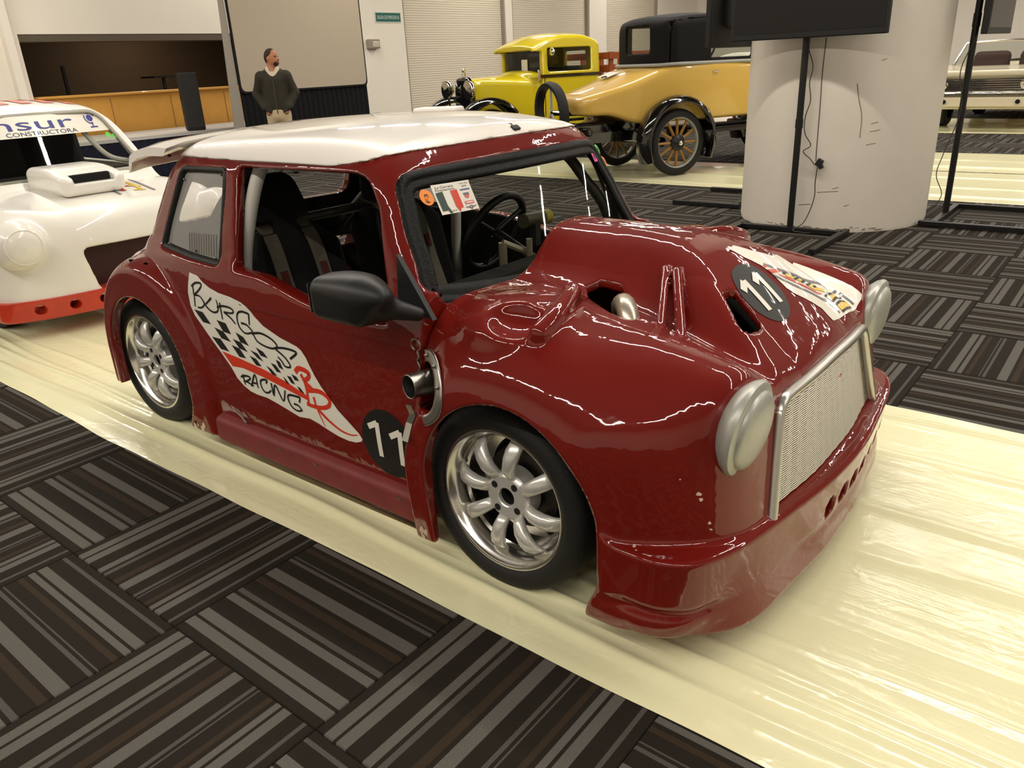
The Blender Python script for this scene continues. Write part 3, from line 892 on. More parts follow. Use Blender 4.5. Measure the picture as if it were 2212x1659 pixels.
# ---------------------------------------------------------------- the red racing car: building it
M_RED = mat('red_gelcoat', rgb(106, 17, 8), rough=.55, coat=1.0, noise=.10, nscale=6, spec=.12)
def wavy(m, scale, dist, strength=.5):
    nt = m.node_tree; b = nt.nodes['Principled BSDF']
    tc = nt.nodes.new('ShaderNodeTexCoord'); n = nt.nodes.new('ShaderNodeTexNoise')
    n.inputs['Scale'].default_value = scale; n.inputs['Detail'].default_value = 2
    nt.links.new(tc.outputs['Object'], n.inputs['Vector'])
    bp = nt.nodes.new('ShaderNodeBump'); bp.inputs['Strength'].default_value = strength; bp.inputs['Distance'].default_value = dist
    nt.links.new(n.outputs['Fac'], bp.inputs['Height'])
    nt.links.new(bp.outputs[0], b.inputs['Coat Normal']); nt.links.new(bp.outputs[0], b.inputs['Normal'])
wavy(M_RED, 16, .0035)
M_REDWORN = mat('worn_red_sill', rgb(112, 38, 36), rough=.6, noise=.3, nscale=14)
M_WHITE = mat('white_gelcoat', rgb(238, 233, 226), rough=.3, coat=1.0)
M_RUBBER = mat('black_rubber', rgb(20, 20, 20), rough=.55, bump=.25, bscale=60)
M_SEAL = mat('gritty_black_sealant', rgb(8, 8, 8), rough=.4, bump=.25, bscale=180, spec=.2)
M_TYRE = mat('tyre_rubber', rgb(17, 16, 15), rough=.7, bump=.15, bscale=90)
M_ALU = mat('brushed_aluminium', rgb(196, 194, 188), rough=.33, metal=1.0)
M_POLISH = mat('polished_rim_lip', rgb(226, 223, 216), rough=.2, metal=1.0)
M_SPOKE = mat('silver_painted_alloy', rgb(205, 203, 198), rough=.3, metal=.5)
M_DULLALU = mat('grey_aluminium_cover', rgb(172, 172, 165), rough=.4, metal=.45, noise=.12, nscale=30)
M_MESH = mat('grille_metal', rgb(196, 190, 172), rough=.35, metal=1.0)
M_BLACK = mat('black_plastic', rgb(22, 22, 23), rough=.45)
M_DARK = mat('dark_cloth', rgb(13, 13, 14), rough=.9)
M_CAGE = mat('pale_cage_paint', rgb(205, 202, 196), rough=.4)
M_INK = mat('black_vinyl', rgb(16, 15, 14), rough=.5, coat=.15)
M_DECALW = mat('white_vinyl', rgb(226, 222, 210), rough=.35, coat=.5)
M_DECALR = mat('red_vinyl', rgb(206, 52, 24), rough=.35, coat=.5)
M_YELLOWV = mat('yellow_vinyl', rgb(226, 188, 52), rough=.35, coat=.5)
M_GREYV = mat('grey_vinyl', rgb(110, 106, 112), rough=.35, coat=.5)
M_STEEL = mat('dull_steel', rgb(150, 148, 142), rough=.35, metal=1.0)
M_SHADE_SOOT = mat('shade_soot_black', rgb(8, 8, 8), rough=.9)  # soot in the exhaust, also painted shade in holes and gaps
M_BELT = mat('grey_webbing', rgb(92, 86, 74), rough=.8, noise=.25, nscale=40)
M_GOLD = mat('brass', rgb(150, 110, 40), rough=.3, metal=1.0)

def glass_mat(name, tint, haze=0.0, rough=0.02):
    m = bpy.data.materials.new(name)
    m.use_nodes = True
    nt = m.node_tree
    for n in list(nt.nodes):
        if n.type != 'OUTPUT_MATERIAL': nt.nodes.remove(n)
    out = [n for n in nt.nodes if n.type == 'OUTPUT_MATERIAL'][0]
    tr = nt.nodes.new('ShaderNodeBsdfTransparent'); tr.inputs[0].default_value = tint
    gl = nt.nodes.new('ShaderNodeBsdfGlossy'); gl.inputs['Roughness'].default_value = rough
    lw = nt.nodes.new('ShaderNodeLayerWeight'); lw.inputs[0].default_value = .5
    pw = nt.nodes.new('ShaderNodeMath'); pw.operation = 'POWER'; pw.inputs[1].default_value = 4.0
    ma = nt.nodes.new('ShaderNodeMath'); ma.operation = 'MULTIPLY_ADD'; ma.inputs[1].default_value = .7; ma.inputs[2].default_value = .015
    nt.links.new(lw.outputs['Facing'], pw.inputs[0]); nt.links.new(pw.outputs[0], ma.inputs[0])
    mx = nt.nodes.new('ShaderNodeMixShader')
    nt.links.new(ma.outputs[0], mx.inputs[0]); nt.links.new(tr.outputs[0], mx.inputs[1]); nt.links.new(gl.outputs[0], mx.inputs[2])
    last = mx
    if haze:
        df = nt.nodes.new('ShaderNodeBsdfDiffuse'); df.inputs[0].default_value = (.75, .73, .70, 1)
        m2 = nt.nodes.new('ShaderNodeMixShader'); m2.inputs[0].default_value = haze
        nt.links.new(mx.outputs[0], m2.inputs[1]); nt.links.new(df.outputs[0], m2.inputs[2])
        last = m2
    nt.links.new(last.outputs[0], out.inputs[0])
    return m
M_GLASS = glass_mat('windscreen_glass', (.80, .82, .78, 1))
M_HAZE = glass_mat('scratched_acrylic', (.82, .81, .80, 1), haze=.30, rough=.15)

car = empty('racing_car')
tag(car, 'dark red small racing car with white roof and number 11, on yellow plastic', 'car')
nose = iso_obj('nose_clip', f_clip, (.64, -.90, .04), (1.86, .90, 1.02), .008, M_RED, car, sym=False, lip=1.6)
shell = iso_obj('body_shell', f_shell, (-1.55, -.86, .05), (.86, .86, 1.32), .008, M_RED, car)
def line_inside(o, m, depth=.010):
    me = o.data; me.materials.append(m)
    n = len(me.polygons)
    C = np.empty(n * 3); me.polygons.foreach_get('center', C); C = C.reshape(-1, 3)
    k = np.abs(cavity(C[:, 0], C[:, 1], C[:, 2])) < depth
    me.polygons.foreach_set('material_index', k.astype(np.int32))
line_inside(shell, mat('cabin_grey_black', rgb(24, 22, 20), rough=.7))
roof = iso_obj('roof_panel', f_roof, (-.95, -.7, 1.1), (.8, .7, 1.32), .008, M_WHITE, car)
roof['label'] = 'glossy white roof panel'

# ---- mapping flat outlines onto the body
def side_solid(x, y, z):
    return smin(f_green(x, y, z), f_lower(x, y, z), .03)
def hood_solid(x, y, z):
    return scoops(f_nose(x, y, z), x, y, z)
def on_side(p, off):
    p = np.asarray(p, float)
    o = np.stack([p[:, 0], np.full(len(p), -1.0), p[:, 1]], -1)
    h = hit(side_solid, o, (0, 1, 0), 0, .6, 80)
    h[:, 1] -= off
    return h
def on_clip_side(p, off):
    p = np.asarray(p, float)
    o = np.stack([p[:, 0], np.full(len(p), -1.0), p[:, 1]], -1)
    h = hit(lambda x, y, z: smin(hood_solid(x, y, z) + np.where(x < .74, 1, 0), side_solid(x, y, z), .004), o, (0, 1, 0), 0, .6, 80)
    h[:, 1] -= off
    return h
def on_hood(p, off):
    p = np.asarray(p, float)
    o = np.stack([p[:, 0], p[:, 1], np.full(len(p), 1.05)], -1)
    h = hit(hood_solid, o, (0, 0, -1), 0, .6, 90)
    h[:, 2] += off * 1.3
    h[:, 0] += off * .6
    return h
def on_screen(p, off):
    p = np.asarray(p, float)
    x = green_xw(np.abs(p[:, 0]), p[:, 1]) - .006 + off
    return np.stack([x, p[:, 0], p[:, 1]], -1)
def flat_polys(polys, mapper, off, name, material, parent, step=.03):
    bm = bmesh.new()
    for poly in polys:
        vs_ = [bm.verts.new((p[0], p[1], 0)) for p in poly]
        try:
            bm.faces.new(vs_)
        except ValueError:
            pass
    bmesh.ops.triangulate(bm, faces=bm.faces[:])
    for _ in range(5):
        es = [e for e in bm.edges if e.calc_length() > step]
        if not es: break
        bmesh.ops.subdivide_edges(bm, edges=es, cuts=1)
        bmesh.ops.triangulate(bm, faces=[f for f in bm.faces if len(f.verts) > 3])
    P2 = np.array([(v.co.x, v.co.y) for v in bm.verts])
    P3 = mapper(P2, off)
    bad = np.isnan(P3).any(1)
    for v, p in zip(bm.verts, P3):
        v.co = p if not np.isnan(p).any() else (0, 0, 0)
    bm.verts.ensure_lookup_table()
    if bad.any():
        bmesh.ops.delete(bm, geom=[bm.verts[i] for i in np.nonzero(bad)[0]], context='VERTS')
    me = bpy.data.meshes.new(name)
    for f in bm.faces: f.smooth = True
    bm.to_mesh(me); bm.free()
    me.materials.append(material)
    return link(bpy.data.objects.new(name, me), parent)
def ribbon(pts, w0, w1=None, n=5):
    """list of quads (2D) along a smooth stroke"""
    q = spline_pts(pts, n) if len(pts) > 2 else [np.array(p, float) for p in pts]
    m = len(q)
    L, Rr = [], []
    for i in range(m):
        t = q[min(i + 1, m - 1)] - q[max(i - 1, 0)]
        t = t / (np.linalg.norm(t) + 1e-9)
        nn = np.array([-t[1], t[0]])
        w = (w0 if w1 is None else w0 + (w1 - w0) * i / (m - 1)) / 2
        L.append(q[i] + nn * w); Rr.append(q[i] - nn * w)
    return [[tuple(L[i]), tuple(L[i + 1]), tuple(Rr[i + 1]), tuple(Rr[i])] for i in range(m - 1)]
def circle2(c, r, n=40, sx=1.0):
    return [(c[0] + r * sx * math.cos(2 * PI * k / n), c[1] + r * math.sin(2 * PI * k / n)) for k in range(n)]
def text_polys(s, font_size=1.0):
    """(verts, faces) of a string in the built-in font, baseline at origin"""
    cu = bpy.data.curves.new('t', 'FONT'); cu.body = s; cu.size = font_size; cu.resolution_u = 3
    o = bpy.data.objects.new('t', cu); COL.objects.link(o)
    bpy.context.view_layer.update()
    me = bpy.data.meshes.new_from_object(o.evaluated_get(bpy.context.evaluated_depsgraph_get()))
    V = [(v.co.x, v.co.y) for v in me.vertices]; F = [tuple(p.vertices) for p in me.polygons]
    bpy.data.objects.remove(o); bpy.data.curves.remove(cu); bpy.data.meshes.remove(me)
    return V, F
def text_on(s, box, mapper, off, name, material, parent, bold=0.0):
    """string stretched into box = (origin, width vector, height vector) in the 2D surface space"""
    V, F = text_polys(s)
    if not V: return None
    A = np.array(V); lo_, hi_ = A.min(0), A.max(0)
    A = (A - lo_) / np.maximum(hi_ - lo_, 1e-6)
    o_, wv, hv = (np.array(b, float) for b in box)
    P2 = o_ + A[:, :1] * wv + A[:, 1:] * hv
    P3 = mapper(P2, off)
    return mesh_obj(name, P3, F, material, parent)

# ---- door graphics
D = DECAL
dec = flat_polys([D['door_outline']], on_side, .0012, 'door_decal', M_DECALW, car)
dec['label'] = 'white flag-shaped door decal with black lettering and checks'
flat_polys(D['door_checks'], on_side, .0022, 'checker_print', M_INK, dec)
flat_polys([D['door_stripe']], on_side, .0022, 'red_stripe_print', M_DECALR, dec)
flat_polys([q for s in D['door_letters'][:12] for q in ribbon(s, .0085, .0065)], on_side, .0030, 'upper_lettering', M_INK, dec)
flat_polys([q for s in D['door_letters'][12:] for q in ribbon(s, .0085, .0065)], on_side, .0030, 'lower_lettering', M_INK, dec)
rl = D['door_red_letters']
flat_polys([q for s, w in zip(rl, ((.019, .016), (.014, .011), (.017, .014), (.012, .003), (.013, .003))) for q in ribbon(s, *w)], on_side, .0026, 'red_monogram', M_DECALR, dec)
rc = (.565, .338)
rnd = flat_polys([circle2(rc, .117)], on_side, .0011, 'door_number_roundel', M_INK, car)
rnd['label'] = 'black disc with white number 11 on the door'
flat_polys([q for s in D['side_digits'] for q in ribbon(s, .020)], on_side, .0022, 'white_digits', M_DECALW, rnd)
# ---- bonnet graphics
hr = flat_polys([round_poly(D['hood_roundel'], .03, 3)], on_hood, .0012, 'hood_number_roundel', M_INK, car, step=.02)
hr['label'] = 'black disc with white number 11 on the bonnet slope'
flat_polys([q for s in D['hood_digits'] for q in ribbon(s, .019)], on_hood, .0024, 'white_digits', M_DECALW, hr, step=.02)
hs = flat_polys([D['hood_stripe']], on_hood, .0012, 'hood_sponsor_stripe', M_DECALW, car, step=.02)
hs['label'] = 'white sponsor stripe with yellow and red lettering'
flat_polys([q for s in D['hood_stripe_lines'] for q in ribbon(s, .009)], on_hood, .0022, 'grey_lines', M_GREYV, hs, step=.02)
flat_polys(D['hood_stripe_red'], on_hood, .0022, 'red_lettering', M_DECALR, hs, step=.02)
flat_polys(D['hood_stripe_yellow'], on_hood, .0024, 'yellow_lettering', M_YELLOWV, hs, step=.02)
flat_polys([q for s in D['hood_stripe_dark'] for q in ribbon(s, .006)], on_hood, .0028, 'dark_outline', M_INK, hs, step=.02)

# ---- windscreen, its seal and stickers
def offset_poly(poly, d):
    P = np.array(poly, float); n = len(P); out = []
    for i in range(n):
        t = P[(i + 1) % n] - P[i - 1]; t /= np.linalg.norm(t) + 1e-9
        out.append(P[i] + np.array([t[1], -t[0]]) * d)
    return out
SCR = [tuple(p) for p in spline_pts(SCREEN, 3, True)]
flat_polys([SCR], on_screen, -.010, 'windscreen', M_GLASS, car, step=.06)
def band(poly, mapper, prof, name, material, parent):
    """closed strip along poly; prof = list of (inward distance, height)"""
    sgn = 1 if sum(poly[i - 1][0] * poly[i][1] - poly[i][0] * poly[i - 1][1] for i in range(len(poly))) > 0 else -1
    rings = [mapper(np.array(offset_poly(poly, -sgn * d)), h) for d, h in prof]
    n = len(poly); V = np.concatenate(rings); F = []
    for k in range(len(prof) - 1):
        for i in range(n):
            j = (i + 1) % n
            F.append((k * n + i, k * n + j, (k + 1) * n + j, (k + 1) * n + i))
    return mesh_obj(name, V, F, material, parent, smooth=True)
band(SCR, on_screen, [(-.008, .000), (-.006, .007), (.004, .010), (.014, .008), (.018, .004), (.024, .004), (.034, .006), (.046, .003), (.050, -.008)], 'windscreen_seal', M_SEAL, car)
st = D['sticker']
def bil(u, v):
    a, b, c, d = (np.array(p) for p in st)
    return (a * (1 - u) + b * u) * (1 - v) + (d * (1 - u) + c * u) * v
stk = flat_polys([st], on_screen, .004, 'windscreen_sticker', M_DECALW, car)
stk['label'] = 'white event sticker with green and red bands'
M_GREENB = mat('dark_green_print', rgb(38, 60, 52), rough=.5)
M_BLUEP = mat('blue_print', rgb(60, 84, 150), rough=.5)
M_PINKP = mat('pink_print', rgb(214, 96, 104), rough=.5)
B = lambda L: [tuple(bil(u, v)) for u, v in L]
flat_polys([B([(.04, .27), (.22, .25), (.22, .72), (.28, .98), (.22, .98), (.19, .88), (.05, .88)])], on_screen, .0055, 'green_band', M_GREENB, stk)
flat_polys([B([(.42, .26), (.60, .24), (.60, .86), (.52, .88), (.50, .97), (.47, .97), (.42, .8)])], on_screen, .0055, 'red_band', M_DECALR, stk)
def tb(u, v, w, h):
    o_ = bil(u, v + h)
    return (o_, bil(u + w, v + h) - o_, bil(u, v) - o_)
text_on('La Carrera', tb(.08, .06, .46, .08), on_screen, .0055, 'sticker_text', M_INK, stk)
text_on('Panamericana', tb(.06, .16, .50, .07), on_screen, .0055, 'sticker_text', M_INK, stk)
text_on('2018', tb(.28, .89, .12, .05), on_screen, .0055, 'sticker_text', M_INK, stk)
text_on('Track Day', tb(.70, .05, .25, .06), on_screen, .0055, 'sticker_text', M_INK, stk)
text_on('2018', tb(.76, .14, .12, .06), on_screen, .0055, 'sticker_text', M_INK, stk)
flat_polys([q for q in ribbon([tuple(bil(.68, .285)), tuple(bil(.94, .285))], .0035)], on_screen, .0055, 'blue_line', M_BLUEP, stk)
flat_polys([B([(.72, .40), (.88, .40), (.87, .47), (.73, .47)])], on_screen, .0055, 'shield_top', M_GREYV, stk)
flat_polys([B([(.73, .48), (.87, .48), (.86, .54), (.80, .60), (.74, .54)])], on_screen, .0055, 'shield_base', M_PINKP, stk)
flat_polys([B([(.68, .68), (.92, .68), (.92, .78), (.68, .78)])], on_screen, .0055, 'red_box', M_PINKP, stk)
flat_polys([B([(.71, .71), (.89, .71), (.89, .75), (.71, .75)])], on_screen, .006, 'box_inner', M_DECALW, stk)
flat_polys([q for s in ([(.66, .87), (.76, .90), (.80, .96), (.84, .90), (.94, .87)], [(.75, .88), (.80, .85), (.85, .88), (.80, .93), (.75, .88)]) for q in ribbon([tuple(bil(*p)) for p in s], .003)], on_screen, .0055, 'winged_emblem', M_GREYV, stk)
M_ORANGE = mat('orange_print', rgb(244, 140, 40), rough=.5)
M_GREEND = mat('green_print', rgb(96, 196, 70), rough=.5)
M_PINKD = mat('magenta_print', rgb(214, 70, 140), rough=.5)
f3 = flat_polys([circle2(D['f3'][0], .0225)], on_screen, .004, 'orange_sticker', M_ORANGE, car)
f3['label'] = 'round orange sticker reading F3'
c0 = np.array(D['f3'][0])
text_on('F3', (c0 + (.004, -.015), np.array((.003, .024)), np.array((-.013, .002))), on_screen, .0055, 'sticker_text', M_INK, f3)
for nm, key, mm, tx in (('green_sticker', 'green_dot', M_GREEND, 'M'), ('magenta_sticker', 'pink_dot', M_PINKD, 'R'), ('orange_sticker', 'orange_dot', M_ORANGE, 'F3')):
    cc = D[key][0]
    poly = circle2(cc, .020) if nm != 'magenta_sticker' else [(cc[0] - .018, cc[1] - .016), (cc[0] + .018, cc[1] - .016), (cc[0] + .018, cc[1] + .016), (cc[0] - .018, cc[1] + .016)]
    o_ = flat_polys([poly], on_screen, .004, nm, mm, car)
    text_on(tx, (np.array(cc) + (-.009, -.008), (.018, 0), (0, .016)), on_screen, .0055, 'sticker_text', M_INK, o_)
# ---- quarter windows
def on_green_side(p, off, s=-1):
    p = np.asarray(p, float)
    o = np.stack([p[:, 0], np.full(len(p), -1.0), p[:, 1]], -1)
    h = hit(lambda x, y, z: f_green(x, y, z), o, (0, 1, 0), 0, .6, 80)
    h[:, 1] -= off
    h[:, 1] *= -s
    return h
qp = [tuple(p) for p in round_poly(offset_poly(QUARTER_WIN, 0), [.03, .02, .02, .035, .02, .03], 4)]
for s in (-1, 1):
    mp = lambda p, off, s=s: on_green_side(p, off, s)
    pane = flat_polys([qp], mp, -.016, 'quarter_window', M_HAZE, car, step=.05)
    pane['label'] = 'cloudy scratched quarter window'
    band(qp, mp, [(-.006, -.004), (-.004, .003), (.006, .004), (.016, -.008), (.018, -.02)], 'window_seal', M_RUBBER, pane)
    if s == -1:
        pp = offset_poly(qp, 0)
        C2 = np.mean(np.array(qp), 0)
        ring = [np.array(p) + (C2 - np.array(p)) / np.linalg.norm(C2 - np.array(p)) * .028 for p in qp]
        per = np.cumsum([0] + [np.linalg.norm(np.array(ring[i]) - np.array(ring[i - 1])) for i in range(1, len(ring))])
        for k in range(14):
            t = per[-1] * k / 13.5
            i = min(int(np.searchsorted(per, t)), len(ring) - 1)
            p3 = mp(np.array([ring[i]]), -.011)[0]
            MB().sphere(tuple(p3), .0045, n=8).build('screw_head', M_STEEL, pane, smooth=True)
        # louvre slots cut low in the pane
        for k in range(12):
            x0 = -.335 - k * .018
            flat_polys([[(x0, .825), (x0 + .005, .825), (x0 + .001, .905 - .001 * k), (x0 - .004, .905 - .001 * k)]], mp, -.0135, 'window_slot', mat('slot_grey', rgb(120, 112, 104), rough=.8), pane)
# ---- roof spoiler
sp_sec = [(-.62, 1.230), (-.72, 1.232), (-.80, 1.226), (-.87, 1.212), (-.915, 1.185), (-.935, 1.150), (-.945, 1.118), (-.930, 1.122), (-.905, 1.160), (-.86, 1.185), (-.78, 1.198), (-.66, 1.200)]
V, F = [], []
ys = np.linspace(-.585, .585, 31)
for y in ys:
    e = abs(y) / .585
    drop = .026 * e ** 2 + .008 * float(sstep(np.array(e), .85, 1.0))
    fwd = .06 * (1 - e ** 2)
    for (x, z) in sp_sec:
        V.append((x - fwd, y, z - drop * (1 if x > -.9 else .75)))
m_ = len(sp_sec)
for i in range(len(ys) - 1):
    for k in range(m_):
        k2 = (k + 1) % m_
        F.append((i * m_ + k, i * m_ + k2, (i + 1) * m_ + k2, (i + 1) * m_ + k))
F.append(tuple(range(m_))); F.append(tuple((len(ys) - 1) * m_ + k for k in range(m_ - 1, -1, -1)))
sp = MB().add(V, F).build('roof_spoiler', M_WHITE, car, smooth=True, angle=50)
sp['label'] = 'white spoiler along the rear roof edge'
for p in ((-.70, -.535, 1.163), (-.70, -.44, 1.196)):
    MB().sphere(p, .007, n=10).build('bolt', M_BLACK, sp, smooth=True)
MB().box((.535, .035, 1.222), (.05, .022, .02), rz=-.5, ry=.5, bevel=.004).box((.55, .04, 1.226), (.022, .036, .012), ry=.6, bevel=.003).build('black_roof_clip', M_BLACK, car)

# ---- grille
gx = lambda y, z: _nu(np.abs(y)) + (.6 - z) * .15
g_in = GRILLE
mb = MB()
gmesh_y = lambda z: .352 + (.604 - z) / (.604 - .338) * .073
rows = 44
for i in range(rows):
    z = .342 + (.598 - .342) * (i + .5) / rows
    w = gmesh_y(z) - .004 - (.03 if z > .585 else 0)
    pts = [(float(gx(y, z)) - .008 + (.0015 if k % 2 else 0), y, z) for k, y in enumerate(np.linspace(-w, w, 30))]
    mb.tube(pts, .0019, n=4, cap=False)
mesh_ = mb.build('grille_mesh', M_MESH, car, smooth=False)
mb = MB()
for i in range(80):
    t = (i + .5) / 80 * 2 - 1
    pts = []
    for z in np.linspace(.342, .598, 8):
        y = t * (gmesh_y(z) - .004)
        pts.append((float(gx(y, z)) - .0095, y, z))
    mb.tube(pts, .0011, n=4, cap=False)
mb.build('grille_wires', M_MESH, mesh_)
mb = MB()
bk = [(float(gx(y, z)) - .03, y, z) for z in (.338, .604) for y in np.linspace(-.42, .42, 12)]
mb.add(bk, [(i, i + 1, 13 + i, 12 + i) for i in range(11)]).build('radiator_backing', mat('dark_radiator', rgb(34, 31, 26), rough=.6, noise=.3, nscale=60), mesh_)
trim = [(.44, .325), (.428, .36), (.365, .56), (.352, .59), (.335, .607), (.30, .618), (.15, .628), (0, .631)]
trim = trim + [(-p[0], p[1]) for p in trim[-2::-1]]
tp = [(float(gx(y, z)) + .004, float(y), float(z)) for y, z in spline_pts(trim, 5)]
gt = MB().tube(tp, .0155, n=12).build('grille_trim', M_ALU, car, smooth=True)
gt['label'] = 'rounded aluminium trim along the top and sides of the grille'
flat = MB().box((1.6865, .075, .525), (.002, .035, .04)).build('red_emblem_smear', mat('faded_red', rgb(170, 96, 80), rough=.5), mesh_)
lv, lf = [], []
for i, y in enumerate(np.linspace(-.30, .62, 24)):
    for z in (.165, .285):
        lv.append((float(_nl(abs(y))) + .024 * y - .062, float(y), z))
lf = [(2 * i, 2 * i + 2, 2 * i + 3, 2 * i + 1) for i in range(23)]
dl = mesh_obj('vent_shade_panel', lv, lf, M_SHADE_SOOT, car)  # black panel added behind the bumper holes, stands for shade inside
so_ = dl.modifiers.new('thick', 'SOLIDIFY'); so_.thickness = .01
# ---- headlight covers
for s in (-1, 1):
    n_ = Vector((math.cos(-.132), 0, math.sin(-.132)))
    c_ = Vector((1.652, s * .513, .602))
    hl = MB().lathe([(.070, -.055), (.098, -.036), (.114, -.020), (.1215, -.008), (.1225, -.002), (.119, .006), (.112, .010), (.104, .010), (.101, .012), (.099, .018), (.090, .025), (.07, .032), (.04, .036), (.0001, .038)], c_, n_, n=48).build('headlight_cover', M_DULLALU, car, smooth=True, angle=35)
    hl['label'] = 'round grey metal headlight cover'
# ---- side skirts
for s in (-1, 1):
    sk = iso_obj('side_skirt', lambda x, y, z, s=s: smax(sd_box(x, y * s, z, (.14, .655, .150), (.57, .068, .058), .022), (z - .205 + (np.abs(y) - .69) * .5), .02), (-.5, -.78 if s < 0 else .5, .05), (.8, -.5 if s < 0 else .78, .25), .008, M_REDWORN, car, sym=False)
    sk['label'] = 'scuffed pinkish red sill skirt'
# ---- wheels
def make_wheel(front):
    w = MB().lathe([(.150, .150), (.176, .140), (.178, .070), (.186, .062), (.190, .030), (.196, .022), (.200, .014), (.2050, .010), (.2080, .003), (.2125, .001), (.2170, .001), (.2185, .006), (.2160, .012), (.2100, .02), (.196, .11), (.196, .185), (.2160, .19)], (0, 0, 0), (0, 1, 0), n=64).build('wheel', M_POLISH, car, smooth=True, angle=30)
    MB().lathe([(.206, .012), (.2165, .004), (.222, -.004), (.236, -.010), (.252, -.010), (.268, -.004), (.279, .006), (.286, .020), (.288, .045), (.288, .150), (.283, .175), (.262, .197), (.236, .198), (.216, .190), (.206, .18)], (0, 0, 0), (0, 1, 0), n=72).build('tyre', M_TYRE, w, smooth=True, angle=50)
    MB().lathe([(.028, .090), (.028, .030), (.031, .027), (.064, .027), (.070, .031), (.077, .042), (.079, .09)], (0, 0, 0), (0, 1, 0), n=40).build('hub', M_SPOKE, w, smooth=True, angle=30)
    MB().lathe([(.0001, .07), (.027, .07), (.027, .04)], (0, 0, 0), (0, 1, 0), n=24).build('hub_bore', M_SHADE_SOOT, w)
    for k in range(4):
        t = PI / 4 + k * PI / 2 + .12
        MB().cyl((.051 * math.cos(t), .0255, .051 * math.sin(t)), (.051 * math.cos(t), .045, .051 * math.sin(t)), .0105, n=16).build('lug_socket', M_SHADE_SOOT, w)
    # one spoke: plump, arched, flaring to the rim
    prof = [(.066, .019, .040, .016), (.082, .021, .030, .020), (.105, .023, .021, .022), (.135, .025, .021, .022), (.160, .026, .028, .020), (.180, .026, .044, .016), (.188, .025, .055, .012)]
    V, F = [], []
    nk = 12
    for (r_, hw, dep, th) in prof:
        for k in range(nk):
            t = 2 * PI * k / nk
            V.append((hw * .92 * math.copysign(abs(math.cos(t)) ** .8, math.cos(t)), dep - th * math.sin(t) * (1 if math.sin(t) > 0 else .8), r_))
    for i in range(len(prof) - 1):
        for k in range(nk):
            k2 = (k + 1) % nk
            F.append((i * nk + k, i * nk + k2, (i + 1) * nk + k2, (i + 1) * nk + k))
    F.append(tuple(range(nk))); F.append(tuple((len(prof) - 1) * nk + k for k in range(nk - 1, -1, -1)))
    sp_ = MB().add(V, F).build('spoke', M_SPOKE, w, smooth=True, angle=60)
    sp_.rotation_euler = (0, R(12), 0)
    for k in range(1, 8):
        c = sp_.copy(); COL.objects.link(c); c.parent = w; c.rotation_euler = (0, R(12 + 45 * k), 0)
    MB().cyl((-.172, .055, .04), (-.160, .03, .037), .006, n=8).build('valve', M_BLACK, w)
    bd = MB().lathe([(.060, .105), (.125, .105), (.128, .108), (.128, .122), (.125, .125), (.06, .125)], (0, 0, 0), (0, 1, 0), n=40).build('brake_disc', mat('dark_disc', rgb(70, 68, 64), rough=.4, metal=.8), w, smooth=True, angle=30)
    MB().box((.10, .11, -.085), (.06, .05, .045), ry=.7, bevel=.008).build('brake_caliper', M_DARK, w)
    MB().lathe([(.0001, .15), (.17, .15), (.17, .16)], (0, 0, 0), (0, 1, 0), n=32).build('inner_shade_plate', M_SHADE_SOOT, w)  # dark plate added as the shade behind the spokes
    return w
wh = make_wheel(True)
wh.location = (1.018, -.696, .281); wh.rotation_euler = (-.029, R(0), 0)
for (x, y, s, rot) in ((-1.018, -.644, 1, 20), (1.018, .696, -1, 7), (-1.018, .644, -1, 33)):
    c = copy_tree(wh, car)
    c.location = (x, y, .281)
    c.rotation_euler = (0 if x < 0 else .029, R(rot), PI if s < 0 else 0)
# ---- exhaust
pe, pi_ = Vector((.775, -.775, .608)), Vector((.815, -.60, .602))
ax_ = (pi_ - pe).normalized()
ex = MB().lathe([(.0355, .20), (.0355, 0), (.034, -.001), (.0325, .0), (.0325, .19)], pe, ax_, n=32).build('exhaust_pipe', M_STEEL, car, smooth=True, angle=30)
MB().lathe([(.0001, .12), (.0325, .12)], pe, ax_, n=24).build('pipe_inside', M_SHADE_SOOT, ex)
arc = [(EXH[0] + .068 * math.cos(R(t)), EXH[1] + .068 * math.sin(R(t))) for t in range(115, -76, -10)]
arc2 = [(EXH[0] + .098 * math.cos(R(t)), EXH[1] + .100 * math.sin(R(t))) for t in range(-75, 116, 10)]
fl_ = flat_polys([arc + arc2], on_clip_side, .004, 'exhaust_flange', M_ALU, car, step=.015)
sol = fl_.modifiers.new('thick', 'SOLIDIFY'); sol.thickness = .006; sol.offset = -1
for t in (105, 60, 20):
    p3 = on_clip_side(np.array([(EXH[0] + .084 * math.cos(R(t)), EXH[1] + .085 * math.sin(R(t)))]), .009)[0]
    MB().sphere(tuple(p3), .006, n=8).build('rivet', M_STEEL, fl_, smooth=True)
br = [(.775, .555), (.772, .52), (.758, .49), (.757, .44)]
p3 = on_side(np.array(br), .012)
p3[0, 1] -= .03
V = []
for p in p3:
    V += [(p[0] - .012, p[1], p[2]), (p[0] + .012, p[1], p[2])]
bk_ = mesh_obj('exhaust_bracket', V, [(0, 1, 3, 2), (2, 3, 5, 4), (4, 5, 7, 6)], M_ALU, car)
sol = bk_.modifiers.new('thick', 'SOLIDIFY'); sol.thickness = .004
# pipe seen through the bonnet hole
MB().tube(spline_pts([(1.13, -.20, .68), (1.145, -.25, .755), (1.185, -.30, .785), (1.225, -.345, .765), (1.25, -.37, .68)], 6), .030, n=14).build('header_pipe', mat('pale_steel', rgb(206, 196, 176), rough=.3, metal=.7), car, smooth=True)
MB().box((1.50, -.16, .66), (.10, .10, .02), rz=.4).build('engine_cover_plate', mat('grey_engine', rgb(84, 80, 70), rough=.4, metal=.5), car)
